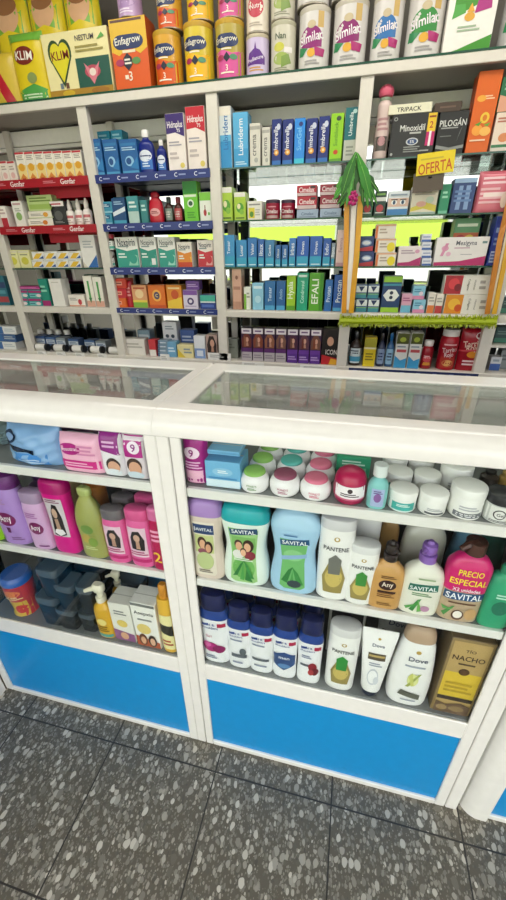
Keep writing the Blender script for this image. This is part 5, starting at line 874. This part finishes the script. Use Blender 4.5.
carton('medicine_carton', 'dark green carton on top of the peach and white one', (496, 513), 76, z, [('p', [(0, 0), (1, 0), (1, .35), (0, .5)], 'dca084'), ('l', .2, .6, .9, .85, 2, '8fc0a0')], '1f6a44')
for i, (px, c) in enumerate((((361, 372), '2f5a48'), ((373, 384.5), '1f3f38'))):
    carton('medicine_carton', ('left', 'right')[i] + ' dark green and white carton next to the leaf garland', px, 191, Z2, [('r', 0, .6, 1, .76, 'e2e4de'), ('e', .5, .3, .34, .16, 'b53a44'), ('l', .1, .08, .9, .16, 1, 'd8dcd4'), ('r', .1, .84, .9, .92, '7fae5a')], c)
carton('lens_carton', 'white and blue carton with a pair of eyes printed on it', (386, 407), 191, Z2, [('r', 0, .0, 1, .26, '3f7fb8'), ('r', 0, .36, 1, .72, 'd8b8a8'), ('e', .3, .54, .14, .10, 'eef0f0'), ('e', .3, .54, .07, .09, '2f4a6a'), ('e', .72, .54, .14, .10, 'eef0f0'), ('e', .72, .54, .07, .09, '2f4a6a'), ('r', .14, .64, .46, .68, '3a2a24'), ('r', .58, .64, .88, .68, '3a2a24'), ('l', .1, .80, .9, .92, 1, '8a9aa8')], 'dde4e8')
carton('soap_carton', 'cream carton with yellow wave below the yellow sign', (409, 435), 185, Z2, [('r', 0, .86, 1, 1, 'd8cfc0'), ('p', [(0, .1), (.5, .2), (1, .08), (1, .3), (.6, .42), (0, .24)], 'd9c94a'), ('e', .4, .36, .2, .10, 'e6b0a0'), ('e', .72, .5, .16, .12, 'c9d8c4'), ('l', .1, .66, .9, .8, 2, 'a89f90'), ('r', 0, 0, 1, .08, '9ab0a8')], 'e4dcc8')
carton('medicine_carton', 'narrow emerald carton between the cream and the navy carton', (437, 447), 184, Z2, [('l', .2, .5, .8, .8, 2, '9fd8bc'), ('r', 0, 0, 1, .1, '6fb89a')], '2a9068')
carton('medicine_carton', 'navy carton with two pale figures beside the pink packet', (448.5, 471), 178, Z2, [('p', [(.22, .1), (.42, .1), (.44, .8), (.26, .8)], '7f9cc4'), ('p', [(.6, .1), (.8, .1), (.78, .8), (.58, .8)], '7f9cc4'), ('r', 0, .88, 1, 1, '9ab8d8'), ('l', .1, .3, .9, .7, 3, '5f80b0')], '2b4478')
pouch('biscuit_packet', 'pink packet with pale print at the right end of the second glass shelf', (473, 506), 170, Z2, [('r', 0, .93, 1, 1, 'c9586c'), ('l', .12, .66, .88, .88, 2, 'f0c9cf'), ('l', .1, .2, .9, .62, 4, 'eab4bc'), ('r', .2, .38, .9, .48, 'f2dcd8'), ('e', .86, .3, .12, .2, 'efd6c8')], 'd4707f', 1.425, T=.02, rough=.25)
z = Z3
for r in range(2):
    o, z = carton('lens_carton', '%s dark blue and red carton of the pair beside the ribbon garland' % ('lower', 'upper')[r], (358.5, 373), 0, z, [('p', [(0, 0), (1, 0), (1, .34), (0, .2)], 'b52a3a'), ('e', .5, .56, .36, .2, '8fa6cc'), ('e', .5, .56, .28, .12, 'dfe3ea')], '23366e', h=.060)
z = Z3
for r in range(3):
    o, z = carton('medicine_carton', '%s white and orange carton with yellow sticker of the stack of three' % ('lowest', 'middle', 'topmost')[r], (374.5, 395), 0, z, [('r', 0, 0, .12, 1, 'd8743a'), ('r', 0, .88, 1, 1, 'dca884'), ('l', .2, .3, .6, .75, 2, 'b5a494')] + ([('e', .78, .38, .2, .36, 'e6d22a')] if r < 2 else []), 'e9dfd4', h=.0545)
carton('medicine_carton', 'white carton with magenta wave beside the stack of three', (396.5, 420), 246, Z3, [('p', [(0, 0), (1, 0), (1, .46), (.5, .2), (0, .16)], 'b0246c'), ('l', .1, .6, .7, .84, 2, 'b09aa8'), ('e', .8, .74, .1, .1, 'd8a0bc')], 'e6dcdc')
z = Z3
for r in range(4):
    o, z = carton('medicine_carton', '%s white and blue carton of the four stacked beside the large magenta based carton' % ('lowest', 'second lowest', 'second highest', 'topmost')[r], (421, 431), 0, z, [('r', 0, .0, 1, .3, '4a6ab0'), ('l', .1, .5, .9, .8, 1, '8f9ac0')], 'dcdde6', h=.0305)
carton('contraceptive_carton', 'large white carton with magenta diagonal base on the third glass shelf', (432.5, 484), 237, Z3, [('p', [(0, 0), (1, 0), (1, .34), (.5, .16), (0, .12)], 'b81c68'), ('t', 'Mesigyna', .58, .78, .40, '5a5a64', 0, 1.1), ('l', .36, .6, .66, .66, 1, 'b98aa4'), ('r', .88, .78, .97, .86, '6a8a8a'), ('e', .18, .62, .07, .10, 'dda0bc'), ('p', [(.10, .35), (.16, .35), (.24, .8), (.18, .8)], 'd890b2'), ('e', .26, .42, .05, .08, 'e6b4cc'), ('l', .5, .38, .72, .42, 1, '9a9aa2')], 'e9e4e2', depth=.05)
carton('vitamin_carton', 'green carton with red and yellow band behind the large magenta based carton', (447, 472), 218, Z3, [('r', 0, .45, 1, .7, 'c9603a'), ('e', .3, .56, .2, .1, 'b52a2c'), ('e', .65, .56, .2, .1, 'e0c03a'), ('l', .1, .8, .9, .92, 1, 'dfe8d0'), ('r', 0, 0, 1, .4, '9fc07a')], '5f9a6a', Y=1.50)
carton('medicine_carton', 'tall deep blue carton by the right ribbon garland', (486, 501), 216, Z3, [('r', .08, .06, .92, .3, 'b8c4e2'), ('l', .12, .08, .88, .28, 3, '4a5aa0'), ('r', .1, .68, .9, .78, '9ab0dc'), ('l', .1, .4, .9, .6, 2, '7f94cc')], '2a3c96')
for i in range(2):
    z = Z4
    for r in range(2):
        o, z = carton('medicine_carton', '%s %s blue and white carton in the block beside the lower ribbon' % (('lower', 'upper')[r], ('left', 'right')[i]), (355 + 12 * i, 366.3 + 12 * i), 0, z, [('r', 0, .0, 1, .3, '3f8a9a'), ('r', 0, .45, 1, .95, 'dfe6e4'), ('p', [(.2, .9), (.8, .9), (.5, .5)], '1f2f5a'), ('r', 0, .3, 1, .36, '8fc060')], '2a4a86', h=.060)
carton('medicine_carton', 'lime and navy carton with white hexagon in the lowest ribbon row', (379.5, 398), 276, Z4, [('r', 0, 0, 1, .14, '9ac83a'), ('r', 0, .84, 1, 1, '8fc03a'), ('r', 0, .74, 1, .80, '3f8aa0'), ('p', [(.05, .48), (.3, .32), (.7, .32), (.95, .48), (.7, .64), (.3, .64)], 'e6eae6'), ('e', .5, .55, .1, .05, '1f2f4a'), ('e', .5, .42, .1, .05, '1f2f4a')], '23406e')
carton('medicine_carton', 'small pink and blue carton right of the hexagon carton', (399.5, 410), 294, Z4, [('r', 0, 0, 1, .4, '6fb4d0'), ('l', .1, .6, .9, .85, 2, 'a85a84')], 'd9a4bc')
z = Z4
for r in range(2):
    o, z = carton('medicine_carton', '%s light blue and pink carton of the pair in the lowest ribbon row' % ('lower', 'upper')[r], (411.5, 424), 0, z, [('r', 0, 0, 1, .28, 'd88ab0'), ('l', .1, .5, .8, .85, 2, '4a8ab0'), ('e', .7, .45, .18, .16, 'e2d0dc')], '8cc4dc', h=.058)
for i in range(2):
    carton('medicine_carton', '%s white carton with orange picture in the lowest ribbon row' % ('left', 'right')[i], (425.5 + 8 * i, 433 + 8 * i), 293 + i, Z4, [('r', 0, 0, 1, .4, ('d87a3a', 'b83a3a')[i]), ('l', .1, .55, .9, .85, 2, 'a8a09a')], 'e6ded4')
o, z = carton('vitamin_carton', 'white carton with orange fruit picture, lower of the two long ones', (442.5, 489), 294.5, Z4, [('r', 0, 0, .38, 1, 'dc8a20'), ('e', .2, .5, .13, .3, 'efb83a'), ('e', .3, .3, .08, .2, 'c8501a'), ('t', 'Colágeno', .52, .5, .6, '4a4644', -90), ('t', 'vitaminas', .66, .5, .55, '8a8480', -90), ('l', .76, .2, .9, .8, 2, 'a8a29c')], 'e6e2da', depth=.06)
carton('vitamin_carton', 'white carton with red fruit picture, upper of the two long ones', (442.5, 489), 275, z, [('r', 0, 0, .38, 1, 'b01f30'), ('e', .2, .55, .12, .3, 'd83a44'), ('e', .3, .35, .08, .2, '7a1020'), ('t', 'Colágeno', .52, .5, .6, '4a4644', -90), ('t', 'vitaminas', .66, .5, .55, '8a8480', -90), ('l', .76, .2, .9, .8, 2, 'a8a29c')], 'e6e2da', depth=.06)
SYR = [(0, .92), (.02, 1), (.56, 1), (.68, .7), (.74, .36), (.78, .34)]; SYC = [(.78, .38), (.785, .42), (.98, .42), (1, .34)]
bottle('syrup_bottle', 'dark syrup bottle with pale blue label at the left of the lowest right shelf', (348, 360), 331, Z0, [('body', '2a1c18', SYR), ('cap', '1a1a1e', SYC, False)], Y=1.45, dr=.8, n=2, lab=(0, (-.95, .95, .08, .52), [('r', 0, 0, 1, 1, 'd5e0e4'), ('r', 0, .1, 1, .45, '4aa0c4'), ('l', .1, .6, .9, .9, 2, '4a5a6a')]))
carton('medicine_carton', 'yellow carton with white top beside the dark syrup bottle', (362, 374), 338, Z0, [('r', 0, .66, 1, 1, 'a8a030'), ('r', 0, .62, 1, .68, 'eee6c0'), ('l', .15, .2, .85, .5, 3, '8a7a20')], 'e3c92a')
for i, px in enumerate(((375, 383), (384, 391.5))):
    bottle('syrup_bottle', '%s small dark blue bottle between the yellow and the white cartons' % ('left', 'right')[i], px, 333, Z0, [('body', ('1f2a4a', '2a5a8a')[i], SYR), ('cap', ('2a2a30', '1f6aa8')[i], SYC, False)], Y=1.45, dr=.9, n=2, lab=(0, (-.95, .95, .08, .54), [('r', 0, 0, 1, 1, ('8fa4c4', '9ac4e0')[i]), ('l', .1, .2, .9, .8, 3, '2a3a6a')]))
for i, px in enumerate(((392.5, 405), (406, 418))):
    carton('medicine_carton', '%s white carton with blue wave and olive top on the lowest right shelf' % ('left', 'right')[i], px, 333, Z0, [('r', 0, .70, 1, 1, '4a4f1c'), ('e', .5, .82, .26, .07, '9fae3a'), ('p', [(0, 0), (1, 0), (1, .30), (.5, .22), (0, .36)], '3f9cd0'), ('r', .1, .46, .9, .54, 'c8545a'), ('l', .1, .58, .8, .66, 1, '8a9aa8')], 'e6e6e2')
RT = [('e', .5, .5, .4, .2, 'd8505a'), ('l', .15, .55, .85, .75, 2, 'f0d6d6'), ('p', [(.1, .1), (.9, .1), (.8, .3), (.2, .3)], 'e0a03a')]
bottle('syrup_bottle', 'slim red bottle with white cap left of the big red tub', (419, 430), 340, Z0, [('body', '9c1024', [(0, .92), (.02, 1), (.7, 1), (.8, .7)]), ('cap', 'ddd6d2', [(.8, .74), (.81, .8), (.98, .8), (1, .7)], False)], Y=1.45, dr=.9, n=2, lab=(0, (-.9, .9, .08, .62), RT))
bottle('supplement_tub', 'big red tub with white lid on the lowest right shelf', (435, 453), 329, Z0, [('tub', 'a81226', [(0, .9), (.02, 1), (.76, 1), (.84, .84)]), ('lid', 'e4dfda', [(.84, .86), (.845, .9), (.98, .9), (1, .8)], False)], Y=1.46, dr=1, n=2, cat='tub', lab=(0, (-.95, .95, .05, .72), [('p', [(.1, .02), (.9, .02), (.9, .4), (.1, .44)], 'b5342a'), ('e', .5, .2, .3, .12, 'e2b06a'), ('t', 'Tarrito', .5, .70, .8, 'f2dede', 8, 1.4), ('t', 'Rojo', .5, .50, .5, 'f2dede', 8, 1.4), ('l', .15, .84, .85, .94, 1, 'e8b4b8')]))
pouch('supplement_pouch', 'large red pouch with white round mark beside the big red tub', (455, 480), 329, Z0, [('e', .66, .84, .13, .08, 'ece2e2'), ('e', .64, .85, .09, .05, '8a1424'), ('t', 'Tarrito', .5, .66, .8, 'f0d2c0', 8, 1.3), ('t', 'Rojo', .5, .54, .5, 'f0d2c0', 8, 1.3), ('e', .55, .4, .24, .08, 'e0902a'), ('l', .2, .12, .8, .28, 2, 'f0d6d6'), ('p', [(0, .46), (1, .50), (1, .54), (0, .50)], 'd8505a')], 'a01024', 1.43, T=.022)
mb = MB(); x0, x1 = xat(349, Z0, 1.405), xat(478, Z0, 1.405); mb.box(x0, x1, 0, .004, -.03, -.002, mat('23305e', .4))
for i in range(8):
    c = x0 + (x1 - x0) * (i + .5) / 8; draw(mb, flat(0), (c - .02, c + .02, -.03, -.002), [('r', .1, .3, .6, .7, '6f7cae')])
mb.v = [(v[0], v[1] - .0, v[2]) for v in mb.v]; o = mb.build('price_strip', None, (0, 1.389, Z0)); props(o, 'navy price strip along the edge of the lowest right shelf', 'strip')
carton('medicine_carton', 'small blue and white carton on the low shelf right of the last post', (488, 499), 357, Z0, [('r', 0, 0, 1, .5, '3a62b0'), ('l', .2, .6, .8, .9, 1, '9aa8b8')], 'd9dde2', Y=1.46, depth=.05)
carton('medicine_carton', 'grey carton behind the small blue one right of the last post', (497, 512), 350, Z0, [('l', .1, .4, .9, .8, 2, '5f686c')], '8f989a', Y=1.50, depth=.06)
for i, zz in enumerate((.945, Z4, Z3, Z2, Z1)):
    carton('medicine_carton', '%s dark teal box in the shadowed bay at the right edge' % ('lowest', 'second lowest', 'middle', 'second highest', 'highest')[i], (493 + 6 * i, 512 + 6 * i), 0, zz, [('r', 0, 0, 1, .3, '3f7f6a'), ('l', .1, .5, .9, .8, 2, '6f8a86')], '2c4a4c', Y=1.47, depth=.08, h=.07)

# ------------------------------------------------------------------ yellow sign, garlands
t = thing('price_sign', 'yellow card sign with orange letters standing before the right bay', 'sign', (0, 0, 0))
zb = Z2 + .135; X0, X1 = xat(416, zb, 1.385), xat(453, zb, 1.385); w = (X1 - X0) / 2; h = .072
t.location = ((X0 + X1) / 2, 1.384, zb); t.rotation_euler = (0, math.radians(-4), 0)
mb = MB(); mb.box(-w, w, 0, .003, 0, h, mat('e8cf1c', .4), .001); mb.build('card', t)
mb = MB(); draw(mb, flat(0), (-w, w, 0, h), [('t', 'OFERTA', .5, .33, .9, 'c4541a', 4, 1.5), ('l', .1, .66, .7, .8, 1, 'c9b030')]); mb.build('lettering', t, label='orange capital letters')
mb = MB(); mb.box(-w * 1.12, w * .55, .004, .007, -.055, .01, mat('5a4e42', .5)); mb.build('backing_card', t, label='dark brown backing card')
mb = MB(); mb.box(-w * .3, -w * .1, .004, .034, -.012, -.006, mat('cfcfcb', .3)); mb.build('clip', t)
def ribbon(mb, pts, wid, m, tw=0, th=.003):
    """flat strip of some thickness along photo-measured points (world)"""
    P = [Vector(p) for p in pts]; rings = []
    for i, p in enumerate(P):
        d = (P[min(i + 1, len(P) - 1)] - P[max(i - 1, 0)]).normalized(); q = math.sin(i * 1.3) * tw
        a = d.cross(Vector((0, 1, 0))).normalized(); b_ = d.cross(a).normalized()
        a2 = a * math.cos(q) + b_ * math.sin(q); b2 = -a * math.sin(q) + b_ * math.cos(q)
        w_ = wid[i] if isinstance(wid, (list, tuple)) else wid
        rings.append([tuple(p + a2 * w_ + b2 * th), tuple(p - a2 * w_ + b2 * th), tuple(p - a2 * w_ - b2 * th), tuple(p + a2 * w_ - b2 * th)])
    mb.loft(rings, m, smooth=False)
def path(pp, Y, n=12, bow=0):
    out = []
    for i in range(n + 1):
        s_ = i / n * (len(pp) - 1); k = min(int(s_), len(pp) - 2); f_ = s_ - k
        px, py = pp[k][0] + (pp[k + 1][0] - pp[k][0]) * f_, pp[k][1] + (pp[k + 1][1] - pp[k][1]) * f_
        q = unp(px, py, Y); out.append((q[0], q[1] - bow * math.sin(math.pi * i / n), q[2]))
    return out
LEAF = ['276b1c', '348726', '45a034', '1f5a18', '58ac48']
g = thing('leaf_garland', 'hanging garland of green leaves, magenta flower and orange ribbons on the shelf post', 'garland', unp(355, 160, 1.37))
o0 = Vector(g.location)
def gpart(name, fn, lab=None):
    mb = MB(); fn(mb); mb.v = [tuple(Vector(v) - o0) for v in mb.v]; return mb.build(name, g, label=lab)
gpart('ribbon', lambda mb: ribbon(mb, path([(347, 196), (346, 250), (344, 313)], 1.376), .0105, mat('d9941c', .35), .15), 'orange ribbon')
gpart('ribbon', lambda mb: ribbon(mb, path([(361, 196), (357, 250), (351, 313)], 1.376), .0115, mat('dca01e', .35), .15), 'orange ribbon')
gpart('white_ribbon', lambda mb: ribbon(mb, path([(354, 205), (351, 260), (347.5, 310)], 1.379), .010, mat('ece4dc', .4), .1), 'white centre ribbon')
leaves = [((356, 152), (349, 172), (341, 198)), ((357, 153), (364, 174), (371, 201)), ((355, 160), (345, 178), (334, 196)), ((358, 160), (367, 176), (380, 194)), ((356, 164), (351, 182), (346, 207)),
          ((357, 164), (362, 184), (363, 206)), ((357, 170), (369, 184), (377, 204)), ((356, 170), (345, 186), (333, 200)), ((357, 158), (354, 174), (353, 196)), ((354, 168), (344, 178), (336, 188)),
          ((358, 168), (367, 182), (373, 206)), ((356, 174), (350, 190), (340, 207)), ((357, 176), (366, 190), (368, 208)), ((355, 178), (347, 190), (337, 205))]
def leaf_fn(i, pp):
    def fn(mb):
        Y = 1.352 if i < 2 else 1.372 - .003 * (i % 5); P = path(pp, Y, 8, .012)
        wd = [.003, .007, .0105, .0145, .0170, .0170, .0140, .008, .001]
        ribbon(mb, P, [w_ * (1.5 if i == 8 else 1.15 if i < 2 else .85 if i % 2 else .7) * (1 if j % 2 or i < 2 else .62) for j, w_ in enumerate(wd)], mat(LEAF[i % 5], .4), .25, .0008)
        mb.tube([(p[0], p[1] - .0015, p[2]) for p in P], [.0011] * 8 + [.0004], mat('7fc25a', .4), 6)
    return fn
for i, pp in enumerate(leaves): gpart('leaf', leaf_fn(i, pp))
def flower(mb):
    c = Vector(unp(353.5, 199, 1.345)); m = mat('b0186a', .5)
    for k in range(14):
        a = 6.2832 * k / 14 * 1.7; r = .006 + .0012 * k
        p = c + Vector((math.cos(a) * r * .75, .002 * (k % 3), math.sin(a) * r * 1.3))
        mb.loft([[tuple(p + Vector((.007 * s_ * math.cos(6.2832 * j / 8), yy, .008 * s_ * math.sin(6.2832 * j / 8)))) for j in range(8)] for s_, yy in ((.4, .006), (1, .002), (.9, -.004), (.3, -.007))], m)
gpart('flower', flower, 'magenta flower')
g = thing('ribbon_garland', 'twisted orange and yellow ribbons hanging down the rightmost shelf post', 'garland', unp(497, 270, 1.37)); o0 = Vector(g.location)
gpart('ribbon', lambda mb: ribbon(mb, path([(512, 188), (500, 240), (487, 314)], 1.376), .010, mat('c47a1c', .35), .2), 'dark orange ribbon')
gpart('ribbon', lambda mb: ribbon(mb, path([(521, 195), (509, 240), (494, 314)], 1.376), .009, mat('dba628', .35), .2), 'yellow ribbon')
gpart('white_ribbon', lambda mb: ribbon(mb, path([(513, 200), (503, 250), (491, 308)], 1.381), .004, mat('ded0b4', .4), .1), 'thin white ribbon')
def tinsel(mb):
    rnd = random.Random(3); A, B = unp(340, 321, 1.372), unp(496, 322, 1.372); n = 150
    for k in range(n):
        t_ = k / (n - 1); p = Vector(A).lerp(Vector(B), t_) + Vector((0, 0, .003 * math.sin(k * .9)))
        m = mat(('b6c61e', '98a81a', 'c6d23a', '8a9a18')[k % 4], .3)
        for j in range(13):
            a = rnd.uniform(0, 6.2832); L = rnd.uniform(.018, .031); d = Vector((rnd.uniform(-.35, .35), math.cos(a) * .55, math.sin(a)))
            q = p + d * L; s_ = Vector((.0024, 0, .0008))
            vs = [tuple(p + s_), tuple(p - s_), tuple(q - s_ * .6), tuple(q + s_ * .6), tuple(p + s_ + Vector((0, .0006, 0))), tuple(p - s_ + Vector((0, .0006, 0))), tuple(q - s_ * .6 + Vector((0, .0006, 0))), tuple(q + s_ * .6 + Vector((0, .0006, 0)))]
            mb.add(vs, [(0, 1, 2, 3), (7, 6, 5, 4), (0, 3, 7, 4), (1, 5, 6, 2)], m)
    mb.tube([A, Vector(A).lerp(Vector(B), .5), B], .014, mat('a3b51c', .4))
mb = MB(); tinsel(mb); o = mb.build('tinsel_garland'); props(o, 'lime green tinsel strung along the shelf edge between two posts', 'garland')
